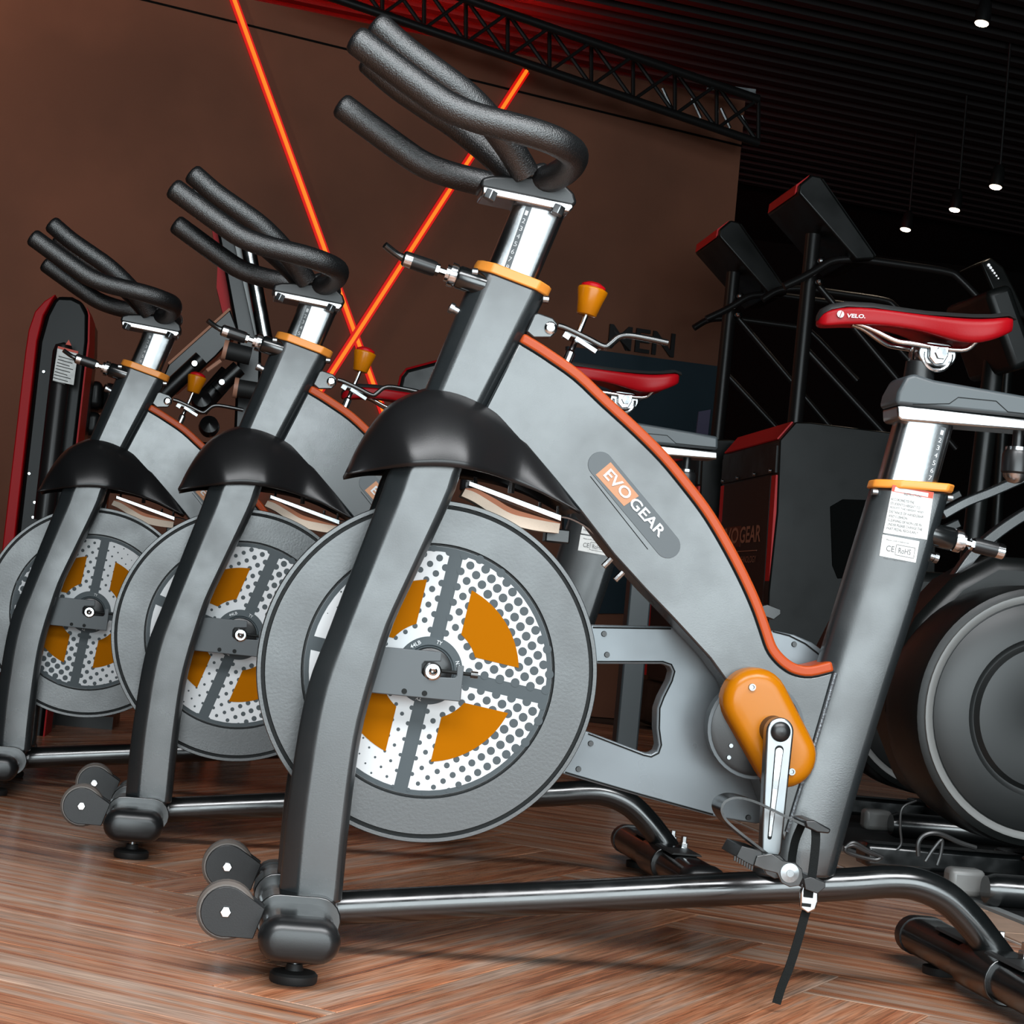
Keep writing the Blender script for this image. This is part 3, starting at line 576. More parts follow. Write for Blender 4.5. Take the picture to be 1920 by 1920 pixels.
    def strap(lst, wpx, y, nm, par):
        c_ = [at(a, b, y) for a, b in lst]; pts = spline(c_, 6); rings = []
        for i, p in enumerate(pts):
            t = (pts[min(i + 1, len(pts) - 1)] - pts[max(0, i - 1)]).normalized(); s_ = Vector((t.z, 0, -t.x)) * (wpx * .5 * .0007)
            rings.append([p - s_, p + s_, p + s_ + Vector((0, .0018, 0)), p - s_ + Vector((0, .0018, 0))])
        return MB().loft(rings).build(nm, M['web'], par, ang=60)
    stp = strap([(1529, 1548), (1530, 1575), (1527, 1610), (1522, 1650), (1517, 1690), (1508, 1722), (1496, 1765), (1480, 1815), (1466, 1850), (1456, 1882)], 17, -.185, 'toe_strap', root)
    strap([(1503, 1548), (1492, 1575), (1486, 1605), (1484, 1632)], 16, -.14, 'strap_loop', stp)
    bq = [(1507, 1652), (1523, 1648), (1534, 1655), (1533, 1690), (1528, 1705), (1514, 1712), (1500, 1702), (1500, 1672)]
    bkl = MB().prism(pl(bq, -.19), -.193, -.186).build('buckle', M['chrome'], stp, bevel=.002)
    MB().prism(pl([(1508, 1658), (1527, 1657), (1524, 1684), (1507, 1682)], -.194), -.1945, -.192).build('buckle_gap', M['web'], bkl)
    MB().prism(pl([(1504, 1693), (1521, 1695), (1520, 1701), (1503, 1699)], -.194), -.1945, -.192).build('buckle_slot', M['line'], bkl)
    # far crank and pedal, half a turn on
    BBx, BBz = e0.x, e0.z
    cps2 = [(2 * BBx - x, z_) for x, z_ in [(x, 2 * BBz - z) for x, z in cps]]
    MB().prism(cps2, .088, .108).build('crank_arm', M['steel'], root, bevel=.003)
    pc2 = Vector((2 * BBx - pc.x, 0, 2 * BBz - pc.z))
    pedal(root, False, .10, .20, pc2, 1)
    MB().cyl((BBx, -.09, BBz), (BBx, .09, BBz), .012, n=14).build('crank_axle', M['steel'], root)
    return root, hb, sd, axis, sax, fo, fw, dsk

bike, HB, SD, HAX, SAX, FO, FLY, DSK = make_bike()

tag(bike, 'largest spin bike, nearest the camera, with its whole frame and red saddle in view', 'exercise bike', 'spin bikes in a diagonal row')

def place_bike(x, y, yaw, hb, sd, turn, label):
    b = copy_tree(bike, None, ('toe_strap',)); b.location = (x, y, 0); b.rotation_euler.z = R(yaw); tag(b, label, 'exercise bike', 'spin bikes in a diagonal row')
    for o in b.children:
        nm = o.name.split('.')[0]
        if nm in HBN: o.location = HAX * hb
        if nm in SDN: o.location = SAX * sd
        if nm == 'flywheel':
            o.matrix_local = Matrix.Translation(FO) @ Matrix.Rotation(R(turn), 4, 'Y') @ Matrix.Translation(-FO)
    return b
HBN = {o.name.split('.')[0] for o in HB}; SDN = {o.name.split('.')[0] for o in SD}
bike2 = place_bike(-.263, 1.014, .9, -.03, 0, 18, 'middle spin bike of the row, half hidden behind the nearest bike')
bike3 = place_bike(-.602, 1.81, 1.2, -.018, 0, 186, 'farthest and smallest spin bike of the row, at the left edge')
FLY.matrix_local = Matrix.Translation(FO) @ Matrix.Rotation(R(8), 4, 'Y') @ Matrix.Translation(-FO)
# ================================================================== room
M['wood'] = None
def wood():
    m = bpy.data.materials.new('walnut_plank'); m.use_nodes = True; nt = m.node_tree; b = nt.nodes['Principled BSDF']; N = nt.nodes.new; L = nt.links.new
    tc = N('ShaderNodeTexCoord'); oi = N('ShaderNodeObjectInfo'); mp = N('ShaderNodeMapping'); mp.inputs['Scale'].default_value = (1.5, 32, 1)
    ad = N('ShaderNodeVectorMath'); ad.operation = 'ADD'; cb = N('ShaderNodeCombineXYZ')
    mu = N('ShaderNodeMath'); mu.operation = 'MULTIPLY'; mu.inputs[1].default_value = 37; L(oi.outputs['Random'], mu.inputs[0]); L(mu.outputs[0], cb.inputs[0]); L(mu.outputs[0], cb.inputs[1])
    L(tc.outputs['Object'], ad.inputs[0]); L(cb.outputs[0], ad.inputs[1]); L(ad.outputs[0], mp.inputs[0])
    n1 = N('ShaderNodeTexNoise'); n1.inputs['Scale'].default_value = 1; n1.inputs['Detail'].default_value = 5; n1.inputs['Distortion'].default_value = .35; L(mp.outputs[0], n1.inputs['Vector'])
    r1 = N('ShaderNodeValToRGB'); e = r1.color_ramp.elements
    e[0].position = .28; e[0].color = (.10, .045, .03, 1); e[1].position = .74; e[1].color = (.48, .335, .245, 1)
    for pos, c in ((.40, (.30, .105, .048, 1)), (.50, (.36, .165, .09, 1)), (.60, (.34, .215, .155, 1))):
        q = r1.color_ramp.elements.new(pos); q.color = c
    L(n1.outputs[0], r1.inputs[0])
    mp2 = N('ShaderNodeMapping'); mp2.inputs['Scale'].default_value = (9, 260, 1); L(ad.outputs[0], mp2.inputs[0])
    n2 = N('ShaderNodeTexNoise'); n2.inputs['Scale'].default_value = 1; n2.inputs['Detail'].default_value = 2; n2.inputs['Distortion'].default_value = .6; L(mp2.outputs[0], n2.inputs['Vector'])
    mr = N('ShaderNodeMapRange'); mr.inputs[1].default_value = .35; mr.inputs[2].default_value = .65; mr.inputs[3].default_value = .66; mr.inputs[4].default_value = 1.25; L(n2.outputs[0], mr.inputs[0])
    hs = N('ShaderNodeHueSaturation'); mr2 = N('ShaderNodeMapRange'); mr2.inputs[3].default_value = .82; mr2.inputs[4].default_value = 1.2; L(oi.outputs['Random'], mr2.inputs[0])
    ml = N('ShaderNodeMath'); ml.operation = 'MULTIPLY'; L(mr.outputs[0], ml.inputs[0]); L(mr2.outputs[0], ml.inputs[1]); L(ml.outputs[0], hs.inputs['Value']); L(r1.outputs[0], hs.inputs['Color'])
    L(hs.outputs[0], b.inputs['Base Color']); b.inputs['Roughness'].default_value = .27; b.inputs['Specular IOR Level'].default_value = .4
    bp = N('ShaderNodeBump'); bp.inputs['Strength'].default_value = .35; bp.inputs['Distance'].default_value = .001; L(n2.outputs[0], bp.inputs['Height']); L(bp.outputs[0], b.inputs['Normal'])
    return m
M['wood'] = wood()
M['subfloor'] = mat('dark_floor_joint', (.025, .015, .011), .7)
X0, X1, Y0, Y1, ZT = -4.2, 6.5, -5.6, 13.0, 3.78
def atz(px, py, z=0):
    d = RT * ((px - CX) / FPX) - UP * ((py - CY) / FPX) + FW
    return CAM + d * ((z - CAM.z) / d.z)
fl = MB().box(((X0 + X1) / 2, (Y0 + Y1) / 2, -.055), (X1 - X0, Y1 - Y0, .1)).build('floor', M['subfloor'], None, smooth=False); tag(fl, kind='structure')
W_, L_ = .184, 1.22; az = R(34.5); d2 = Vector((math.sin(az), math.cos(az), 0)); d1 = Vector((math.cos(az), -math.sin(az), 0))
pm = None
def plank(corner, along, across):
    global pm
    c = corner + along * L_ / 2 + across * W_ / 2
    g = .0010
    if pm is None:
        o = MB().box((0, 0, -.0025), (L_ - 2 * g, W_ - 2 * g, .005)).build('floor_plank', M['wood'], fl, bevel=.0009, seg=1, smooth=False); pm = o.data
    else:
        o = bpy.data.objects.new('floor_plank', pm); col.objects.link(o); o.parent = fl
        q = o.modifiers.new('bevel', 'BEVEL'); q.width = .0009; q.segments = 1
    o.location = (c.x, c.y, 0); o.rotation_euler.z = math.atan2(along.y, along.x) + (math.pi if random.random() < .5 else 0)
Q0 = Vector((.478, .491, 0)); sv = (d1 - d2) * W_; TV = d1 * (L_ - W_) + d2 * (L_ + W_)
cand = []
for a in range(-12, 13):
    for k in range(-60, 61):
        Qk = Q0 + TV * a + sv * k
        for cr, al, ac in ((Qk - d2 * L_, d2, d1), (Qk, d1, d2)):
            c = cr + al * L_ / 2 + ac * W_ / 2
            d = c - CAM; dep = d.dot(FW); lat = d.dot(_r)
            if dep > .6 and abs(lat) < dep * .30 + .9 and -2.6 < c.x < 5 and c.y < 6.5: cand.append((dep, cr, al, ac))
cand.sort(key=lambda t: t[0])
for dep, cr, al, ac in cand[:300]: plank(cr, al, ac)
print('planks', len(cand))

# ------------------------------------------------------------------ walls and ceiling
M['wall'] = mat('brown_plaster', (.195, .078, .046), .62, spec=.2, var=(1.1, (.14, .058, .035), .40, .64), bump=(14, .12, .01))
M['dark'] = mat('black_wall_paint', (.0025, .003, .0028), .8, spec=.1)
M['deck'] = mat('dark_metal_deck', (.018, .016, .016), .6, spec=.2)
M['truss'] = mat('black_truss_steel', (.008, .008, .008), .4, spec=.25)
M['led'] = mat('red_neon_core', (.02, .0, .0), .5, emit=(1, .20, .012), es=1.25)
M['ledhalo'] = mat('red_halo_glow', (.05, 0, 0), .5, emit=(1, .004, .002), es=.62)  # emission imitates the soft red halo round the strip cores
M['cove'] = mat('red_cove_light', (.02, 0, 0), .5, emit=(1, .012, .008), es=320)
M['navy'] = mat('navy_door', (.006, .022, .034), .5)
M['lilac'] = mat('lilac_notice', (.10, .09, .16), .6)
M['sign'] = mat('black_sign_letters', (.006, .006, .007), .5)
AZ = R(77); WD = Vector((math.sin(AZ), math.cos(AZ), 0)); WN = Vector((WD.y, -WD.x, 0))       # wall direction, normal to the room
WP = CAM + (RT * (40 / FPX) + UP * (224 / FPX) + FW) * 10.0
def atw(px, py, off=0):
    d = RT * ((px - CX) / FPX) - UP * ((py - CY) / FPX) + FW; p0 = WP + WN * off
    return CAM + d * ((p0 - CAM).dot(WN) / d.dot(WN))
def on_wall(lst, off0, off1, name, m, parent=None, **k):          # prism standing on the wall, outline given in the photograph
    a = [atw(x, y, off0) for x, y in lst]; n = len(a); b = [p + WN * (off1 - off0) for p in a]
    return MB().add(a + b, [tuple(range(n)), tuple(range(2 * n - 1, n - 1, -1))] + [(i, n + i, n + (i + 1) % n, (i + 1) % n) for i in range(n)]).build(name, m, parent, **k)
cr = atw(1383, 350); lt = atw(1040, 116)
uR = (cr - WP).dot(WD); zt = lt.z
def wq(u, z, o=0): return WP + WD * u - Vector((0, 0, WP.z)) + Vector((0, 0, z)) + WN * o
uL = -(WP.x - X0) / WD.x - .3
wb = [wq(uL, 0), wq(uR, 0), wq(uR, zt), wq(uL, zt)]
wback = MB().add(wb + [p - WN * .15 for p in wb], [(0, 1, 2, 3), (7, 6, 5, 4), (0, 4, 5, 1), (1, 5, 6, 2), (2, 6, 7, 3), (3, 7, 4, 0)]).build('wall_back', M['wall'], None, smooth=False); tag(wback, kind='structure')
on_wall([(-300, -138), (270, -2), (660, 93), (1030, 184), (1391, 272), (1391, 276), (1030, 188), (660, 97), (270, 2), (-300, -133)], .0, .004, 'panel_joint', M['dark'], wback, smooth=False)
dr = on_wall([(1060, 650), (1345, 688), (1320, 1150), (1050, 1150)], .0, .03, 'door_1', M['navy'], None, smooth=False); tag(dr, kind='structure')
nb = on_wall([(1309, 772), (1331, 768), (1325, 826), (1303, 823)], .031, .04, 'notice_sheet', M['lilac']); tag(nb, 'small pale lilac notice on the navy door under the sign', 'notice')
a = atw(1139, 652, .012); b = atw(1262, 668, .012); sg = text('restroom_sign', 'MEN', M['sign'], None, a, WD, WN, (b - a).length, .125, .012, depth=.0)
q = sg.modifiers.new('solid', 'SOLIDIFY'); q.thickness = .01
tag(sg, 'black capital letters MEN on the brown wall above the navy door', 'sign')
def led(a, b, name, lab, of=.022):
    p, q_ = atw(*a, of), atw(*b, of); n = 2; d = (q_ - p).normalized(); s_ = d.cross(WN) * .008
    o = MB().add([p - s_ - WN * .006, p + s_ - WN * .006, p + s_ + WN * .006, p - s_ + WN * .006, q_ - s_ - WN * .006, q_ + s_ - WN * .006, q_ + s_ + WN * .006, q_ - s_ + WN * .006], [(0, 1, 2, 3), (7, 6, 5, 4), (0, 4, 5, 1), (1, 5, 6, 2), (2, 6, 7, 3), (3, 7, 4, 0)]).build(name, M['led'], None, smooth=False)
    sb = d.cross(WN) * .021; MB().add([p - sb - WN * .011, p + sb - WN * .011, p + sb - WN * .007, p - sb - WN * .007, q_ - sb - WN * .011, q_ + sb - WN * .011, q_ + sb - WN * .007, q_ - sb - WN * .007], [(0, 1, 2, 3), (7, 6, 5, 4), (0, 4, 5, 1), (1, 5, 6, 2), (2, 6, 7, 3), (3, 7, 4, 0)]).build('halo_strip', M['ledhalo'], o, smooth=False)  # added glowing strip behind the core, stands in for its halo
    for t in (.02, .5, .98):
        c = p.lerp(q_, t); MB().cyl(c - WN * (of - .001), c - WN * .011, .005, n=8).build('standoff', M['truss'], o)
    tag(o, lab, 'light strip', 'red light strips crossing on the brown wall')
led((425, -40), (838, 1100), 'light_strip', 'red light strip running from the top edge down to the right across the wall')
led((988, 132), (398, 1046), 'light_strip', 'red light strip slanting from the truss down to the left across the wall', .038)
# cove light lying on top of the partition, its glow on the ceiling deck
cv0, cv1 = wq(-2.6, zt - .02, -.2), wq((atw(1040, 150) - WP).dot(WD), zt - .02, -.2)
o = MB().cyl(cv0, cv1, .018, n=10).build('cove_light', M['cove']); tag(o, 'dim red cove light lying along the top of the brown wall', 'light strip')
def slab(name, c, d, m, par=None):
    o = MB().box(c, d).build(name, m, par, smooth=False)
    if par is None: tag(o, kind='structure')
    return o
xm, ym = (X0 + X1) / 2, (Y0 + Y1) / 2
ce = slab('ceiling', (xm, ym, ZT + .06), (X1 - X0, Y1 - Y0, .1), M['deck'])
slab('wall_left', (X0 - .05, ym, ZT / 2), (.1, Y1 - Y0, ZT + .2), M['dark']); slab('wall_right', (X1 + .05, ym, ZT / 2), (.1, Y1 - Y0, ZT + .2), M['dark'])
slab('wall_far', (xm, Y1 + .05, ZT / 2), (X1 - X0, .1, ZT + .2), M['dark'])
wf = MB()
for c, d in (((-3.25, Y0 - .05, ZT / 2), (1.9, .1, ZT)), ((5.25, Y0 - .05, ZT / 2), (2.5, .1, ZT)), ((.85, Y0 - .05, 3.34), (6.3, .1, .88))): wf.box(c, d)
wfo = wf.build('wall_front', M['dark'], None, smooth=False); tag(wfo, kind='structure')
wfr = MB()
for x in (-2.3, -.7, .85, 2.4, 4.0): wfr.box((x, Y0 - .06, 1.45), (.05, .06, 2.9))
tag(wfr.build('window_1', M['truss'], None, smooth=False), kind='structure')
ribm = None
for i in range(34):                       # deck ribs parallel to the brown wall
    o_ = wq(2.0, ZT, 2.4 - .17 * i)
    if ribm is None:
        r0 = MB().prism([(-4.6, .0), (-4.6, -.045), (4.6, -.045), (4.6, 0)], -.035, .035).build('deck_rib', M['deck'], ce, smooth=False); ribm = r0.data
    else:
        r0 = bpy.data.objects.new('deck_rib', ribm); col.objects.link(r0); r0.parent = ce
    r0.location = (o_.x, o_.y, ZT + .01); r0.rotation_euler.z = math.atan2(WD.y, WD.x)
# lattice truss hung in front of the wall
tr = empty('lattice_truss', wq(0, zt, .35)); tag(tr, 'black lattice steel truss under the ceiling along the brown wall', 'truss')
tr_inv = tr.matrix_world.copy(); tr_inv = Matrix.Translation(-tr.location)
def tp_(px, py, off=.35): return atw(px, py, off) - tr.location
lo0, lo1 = (560, -27), (1422, 268); hi0, hi1 = (560, -110), (1422, 186)
def lp_(t, h, off=.35):
    a_ = tp_(lo0[0] + (lo1[0] - lo0[0]) * t, lo0[1] + (lo1[1] - lo0[1]) * t, off); b_ = tp_(hi0[0] + (hi1[0] - hi0[0]) * t, hi0[1] + (hi1[1] - hi0[1]) * t, off)
    return a_.lerp(b_, h)
for h in (0, 1):
    for off in (.35, .55): MB().cyl(lp_(0, h, off), lp_(1, h, off), .022, n=10).build('chord', M['truss'], tr)
NB = 11
for k in range(NB + 1):
    t = k / NB
    MB().cyl(lp_(t, 0), lp_(t, 1), .011, n=8).build('upright', M['truss'], tr)
    if k < NB:
        MB().cyl(lp_(t, 1), lp_((k + 1) / NB, 0), .011, n=8).build('diagonal', M['truss'], tr); MB().cyl(lp_(t, 0, .55), lp_((k + 1) / NB, 1, .55), .009, n=8).build('diagonal', M['truss'], tr)
for k in (8.7, 9.4, 10.1, 10.6):
    t = k / NB; MB().cyl(lp_(t, .5, .3), lp_(t + .02, .12, .3), .010, n=8).build('clamp_rod', M['steel'], tr)
MB().box(lp_(.94, 1.0, .34), (.26, .02, .035)).build('clamp_bar', M['steel'], tr)

# ------------------------------------------------------------------ dark rubber zone with tile border at the right
M['tile'] = mat('beige_tile', (.42, .27, .19), .4, var=(20, (.36, .23, .16), .4, .6)); M['grout'] = mat('pale_grout', (.5, .46, .42), .7); M['edge'] = mat('grey_edge_strip', (.22, .23, .23), .4)
M['mat'] = mat('black_rubber_mat', (.010, .010, .010), .55, spec=.35)
A0, A1 = atz(1577, 1600), atz(1920, 1741); bd_ = (A1 - A0).normalized(); bn = Vector((-bd_.y, bd_.x, 0))
if bn.y < 0: bn = -bn
def fquad(u0, u1, v0, v1, z0, z1, name, m, par=None):
    P_ = [A0 + bd_ * u + bn * v for u, v in ((u0, v0), (u1, v0), (u1, v1), (u0, v1))]
    return MB().add([Vector((p.x, p.y, z0)) for p in P_] + [Vector((p.x, p.y, z1)) for p in P_], [(0, 1, 2, 3), (7, 6, 5, 4), (0, 4, 5, 1), (1, 5, 6, 2), (2, 6, 7, 3), (3, 7, 4, 0)]).build(name, m, par, smooth=False)
zone = fquad(-1.3, 4.2, .03, 4.6, .0, .006, 'rubber_mat', M['mat']); tag(zone, 'black rubber mat under the cardio machines on the right', 'mat')
bo = fquad(-1.3, 4.2, -.105, .03, .0, .003, 'trim_1', M['grout']); tag(bo, kind='structure')
fquad(-1.3, 4.2, .004, .03, .003, .011, 'edge_strip', M['edge'], bo)
for k in range(20): fquad(-1.3 + .27 * k + .003, -1.3 + .27 * (k + 1) - .003, -.102, 0, .003, .006, 'border_tile', M['tile'], bo)

# ------------------------------------------------------------------ stair climbers on the right
M['mach'] = mat('machine_black_steel', (.006, .0068, .0066), .34, spec=.35, rvar=(6, .28, .42)); M['machtube'] = mat('machine_tube_paint', (.010, .009, .009), .34, spec=.35)
M['brownpanel'] = mat('dark_brown_panel', (.022, .010, .008), .5); M['red_panel_glow'] = mat('red_panel_and_led_glow', (.75, .008, .012), .45); M['copper'] = mat('copper_print', (.42, .20, .13), .5)  # the panel red also paints LED light onto the top facets
def climber():
    y0, y1 = 4.9, 5.83
    base = at(1600, 1374, y0); loc = Vector((base.x, y0, 0)); root = empty('stair_climber', loc)
    def sh(p): return Vector(p) - loc
    def pr(lst, Y, ya, yb, nm, m_, par=root, **k): return MB().prism([sh(at(a, b, Y)) for a, b in lst], ya - loc.y, yb - loc.y).build(nm, m_, par, **k)
    hp = [(1462, 825), (1492, 791), (1520, 792), (1682, 812), (1760, 830), (1750, 1250), (1700, 1380), (1440, 1372), (1436, 1240), (1441, 1110), (1457, 960)]
    hood = pr(hp, y0, y0, y1, 'hood', M['mach'], bevel=.006)
    pr([(1463, 823), (1491, 791), (1489, 789), (1461, 821)], y0, y0 + .03, y1 - .03, 'hood_top_led_glow', M['red_panel_glow'], hood)  # red LED light on the sloped hood facet, put in as colour
    a, b = at(1464, 826, y0), at(1437, 1240, y0)
    # front panel standing on the left face, between the two red edges
    def face(ya, yb, za, zb, o_, nm, m_):
        def X(z): t = (a.z - z) / (a.z - b.z); return a.x + (b.x - a.x) * t
        P_ = [Vector((X(z) - o_ - .01, y, z)) for y, z in ((ya, za), (yb, za), (yb, zb), (ya, zb))]
        return MB().add([sh(p) for p in P_] + [sh(p) + Vector((.012, 0, 0)) for p in P_], [(0, 1, 2, 3), (7, 6, 5, 4), (0, 4, 5, 1), (1, 5, 6, 2), (2, 6, 7, 3), (3, 7, 4, 0)]).build(nm, m_, hood, smooth=False)
    ztop = a.z - .02; zb_ = .25
    face(y0 + .08, y1 - .08, zb_, ztop - .12, 0, 'front_panel', M['brownpanel']); face(y0 + .02, y1 - .02, ztop - .11, ztop, 0, 'front_cap', M['mach'])
    face(y0 + .01, y0 + .075, zb_, ztop - .12, -.002, 'red_edge', M['red_panel_glow']); face(y1 - .075, y1 - .01, zb_, ztop - .12, -.002, 'red_edge', M['red_panel_glow'])
    for yy in (y0 + .07, y0 + .32, y0 + .60, y1 - .07):
        MB().lathe([(0, 0), (.010, 0), (.007, .008), (0, .008)], sh((a.x - .012, yy, ztop - .10)), (-1, 0, 0), 10).build('panel_bolt', M['chrome'], hood)
    lx_ = a.x + (b.x - a.x) * .42 - .012; zc_ = at(1431, 1017, 5.1).z
    text('lettering', 'EVO', M['copper'], hood, sh((lx_, y1 - .10, zc_)), (0, -1, 0), (-1, 0, 0), .30, .072, .02); text('lettering', 'GEAR', M['copper'], hood, sh((lx_ + .001, y1 - .42, zc_)), (0, -1, 0), (-1, 0, 0), .34, .072, .02)
    MB().box(sh((lx_ + .002, y1 - .25, zc_ + .045)), (.002, .36, .12)).build('letter_block', mat('dim_orange_print', (.12, .03, .015), .6), hood)
    text('lettering', 'ADVANCED TECHNOLOGY', M['copper'], hood, sh((lx_, y1 - .14, zc_ - .085)), (0, -1, 0), (-1, 0, 0), .58, .028, .0)
    MB().box(sh((lx_, y1 - .43, zc_ - .035)), (.002, .58, .004)).build('letter_rule', M['copper'], hood)
    pr([(1556, 950), (1580, 936), (1640, 938), (1660, 960), (1650, 1080), (1570, 1085), (1560, 1060)], y0, y0 - .004, y0 + .004, 'vent_recess', M['dark'], hood, bevel=.003)
    ym_ = 5.05
    MB().cyl(sh(at(1490, 800, ym_)), sh(at(1525, 440, ym_)), .032, n=20).build('mast', M['machtube'], root)
    con = pr([(1497, 362), (1499, 346), (1522, 327), (1540, 331), (1642, 478), (1640, 486), (1606, 487)], y0, y0, y0 + .47, 'console', M['mach'], bevel=.028, seg=4)
    pr([(1494, 362), (1497, 344), (1522, 325), (1512, 338), (1502, 350)], y0, y0 + .03, y0 + .44, 'console_led_glow', M['red_panel_glow'], con)  # red LED light catching the console's upper facet, painted as a red piece
    pr([(1546, 333), (1646, 477), (1643, 480), (1542, 335)], y0, y0 + .02, y0 + .45, 'console_screen', M['line'], con)
    for py in (490, 529): MB().lathe([(0, 0), (.012, 0), (.017, .008), (.017, .022), (.010, .030), (0, .031)], sh(at(1536 - (py - 490) * .1, py, 5.02)), (.5, -1, 0), 14).build('mast_knob', M['chrome'], root)
    rp = [(1470, 537), (1500, 523), (1528, 508), (1559, 490), (1590, 486), (1621, 487), (1700, 498), (1776, 510), (1800, 524), (1851, 577), (1900, 630)]
    for yy in (4.97, 5.78):
        pts = [at(a_, b_, 4.97) for a_, b_ in (rp if yy < 5.2 else rp[2:])]; MB().tube([sh((p.x, yy, p.z)) for p in spline(pts, 4)], .0165, 12).build('hand_rail', M['machtube'], root)
    MB().cyl(sh(at(1505, 648, 5.05)), sh(at(1660, 816, 5.05)), .014, n=10).build('brace', M['machtube'], root); MB().cyl(sh(at(1524, 523, 5.05)), sh(at(1792, 842, 5.05)), .014, n=10).build('brace', M['machtube'], root)
    MB().box(Vector((.45, .46, .12)), (1.7, .9, .22)).build('step_base', M['mach'], root, bevel=.02)
    return root
c1 = climber(); tag(c1, 'tall black stair climber with console at the right, nearer of the two', 'stair climber', 'stair climbers behind the bikes')
c2 = copy_tree(c1); c2.location = c1.location + Vector((-.07, 1.05, 0)); tag(c2, 'farther stair climber, seen just left of the nearer one beside the wall end', 'stair climber', 'stair climbers behind the bikes')
# ------------------------------------------------------------------ elliptical trainers with round housings
M['disc'] = mat('satin_dark_disc', (.010, .011, .011), .38, spec=.45); M['ringm'] = mat('pale_grey_ring', (.16, .16, .155), .35)
def elliptical():
    Y = 1.15; c = at(1954, 1345, Y); loc = Vector((c.x, Y + .1, .0095)); root = empty('elliptical_trainer', loc); k = (at(1954, 1345, Y) - at(1854, 1345, Y)).length / 100
    def sh(p): return Vector(p) - loc
    o_ = sh((c.x, Y, c.z))
    hs = MB().lathe([(0, .20), (232 * k, .20), (236 * k, .16), (236 * k, .02), (232 * k, .004), (220 * k, -.002), (0, -.002)], o_, (0, 1, 0), 72).build('round_housing', M['mach'], root, ang=30)
    MB().lathe([(207 * k, .002), (207 * k, -.006), (212 * k, -.009), (220 * k, -.008), (221 * k, .002)], o_, (0, 1, 0), 72).build('housing_ring', M['ringm'], hs)
    MB().lathe([(0, -.034), (34 * k, -.034), (38 * k, -.030), (40 * k, -.026), (90 * k, -.030), (126 * k, -.026), (134 * k, -.016), (138 * k, -.016), (144 * k, -.020), (180 * k, -.016), (204 * k, -.004), (205 * k, .002), (0, .002)], o_, (0, 1, 0), 72).build('crank_disc', M['disc'], hs, ang=30)
    MB().prism([sh(at(a, b, Y)) for a, b in ((1722, 1345), (1735, 1250), (1780, 1160), (1850, 1085), (1930, 1040), (2100, 1050), (2150, 1500), (1900, 1560), (1780, 1500))], .08, .25).build('shroud', M['mach'], hs, bevel=.03, seg=3)
    def band(lst, w_, y_, nm):
        P_ = spline([sh(at(a, b, y_)) for a, b in lst], 6); rings = []
        for i, p in enumerate(P_):
            t = (P_[min(i + 1, len(P_) - 1)] - P_[max(0, i - 1)]).normalized(); n_ = Vector((-t.z, 0, t.x)) * w_ / 2
            rings.append([p + n_ + Vector((0, -.012, 0)), p - n_ + Vector((0, -.012, 0)), p - n_ + Vector((0, .02, 0)), p + n_ + Vector((0, .02, 0))])
        return MB().loft(rings).build(nm, M['paint'], root, bevel=.003, ang=50)
    band([(1735, 1185), (1760, 1130), (1793, 1083), (1826, 1038), (1868, 1000), (1925, 962), (1990, 930)], .024, 1.4, 'swing_arm'); band([(1766, 966), (1810, 942), (1860, 922), (1925, 893), (1990, 860)], .021, 1.45, 'swing_arm')
    MB().box(Vector((.05, .1, .045)), (.7, .08, .05)).build('base_beam', M['gloss'], root, bevel=.01)
    mq = sh(at(2003, 920, 1.42)); MB().cyl((mq.x, mq.y, .06), (mq.x + .05, mq.y, 1.35), .03, n=16).build('mast', M['mach'], root)
    MB().box(Vector((mq.x + .03, mq.y, 1.42)), (.08, .34, .24), Matrix.Rotation(R(-25), 3, 'Y')).build('console', M['mach'], root, bevel=.02, seg=3)
    MB().box(Vector((mq.x - .05, mq.y - .12, .045)), (.08, .34, .05)).build('mast_foot', M['gloss'], root, bevel=.01)
    g = at(1812, 1640, 1.05); MB().box(sh((g.x, 1.06, .045)), (.075, .05, .055)).build('end_block', M['ringm'], root, bevel=.012, seg=3)
    g = at(1880, 1672, 1.0); MB().tube([sh((g.x - .045, .98, .043)), sh((g.x - .03, .98, .043)), sh((g.x + .45, .98, .043))], [.027, .033, .033], 18).build('foot_bar', M['gloss'], root)
    return root
e1 = elliptical(); tag(e1, 'black elliptical trainer with large round housing at the right edge', 'elliptical trainer', 'elliptical trainers at the right edge')
e2 = copy_tree(e1); e2.location = e1.location + Vector((.22, 1.2, 0)); tag(e2, 'second elliptical trainer, hidden in the dark behind the nearer round housing', 'elliptical trainer', 'elliptical trainers at the right edge')
# cables on the floor beside the elliptical
def cable(pts, y, r, lab):
    q = spline([at(a, b, y) for a, b in pts], 5); zmin = min(p.z for p in q)
    for p in q: p.z = max(p.z, .013 + r)
    tag(MB().tube(q, r, 8).build('power_cable', M['rubber2']), lab, 'cable', 'loose cables on the mat')
M['rubber2'] = mat('glossy_cable', (.02, .02, .02), .3, spec=.6)
cable([(1583, 1590), (1600, 1585), (1625, 1597), (1650, 1606), (1640, 1612), (1605, 1604), (1585, 1594), (1600, 1580), (1630, 1596), (1655, 1608)], 1.2, .0045, 'coiled black cable lying on the floor behind the seat tube')
cable([(1722, 1605), (1722, 1580), (1735, 1565), (1760, 1563), (1800, 1580), (1830, 1590)], 1.1, .005, 'black cable arching above the floor in front of the round housing')
cable([(1718, 1501), (1692, 1515), (1688, 1550), (1690, 1580), (1683, 1592)], 1.3, .003, 'thin cable hanging down beside the elliptical base')
cable([(1735, 1615), (1750, 1592), (1766, 1575), (1764, 1600), (1757, 1622)], 1.08, .004, 'short black cable standing in a loop on the mat')
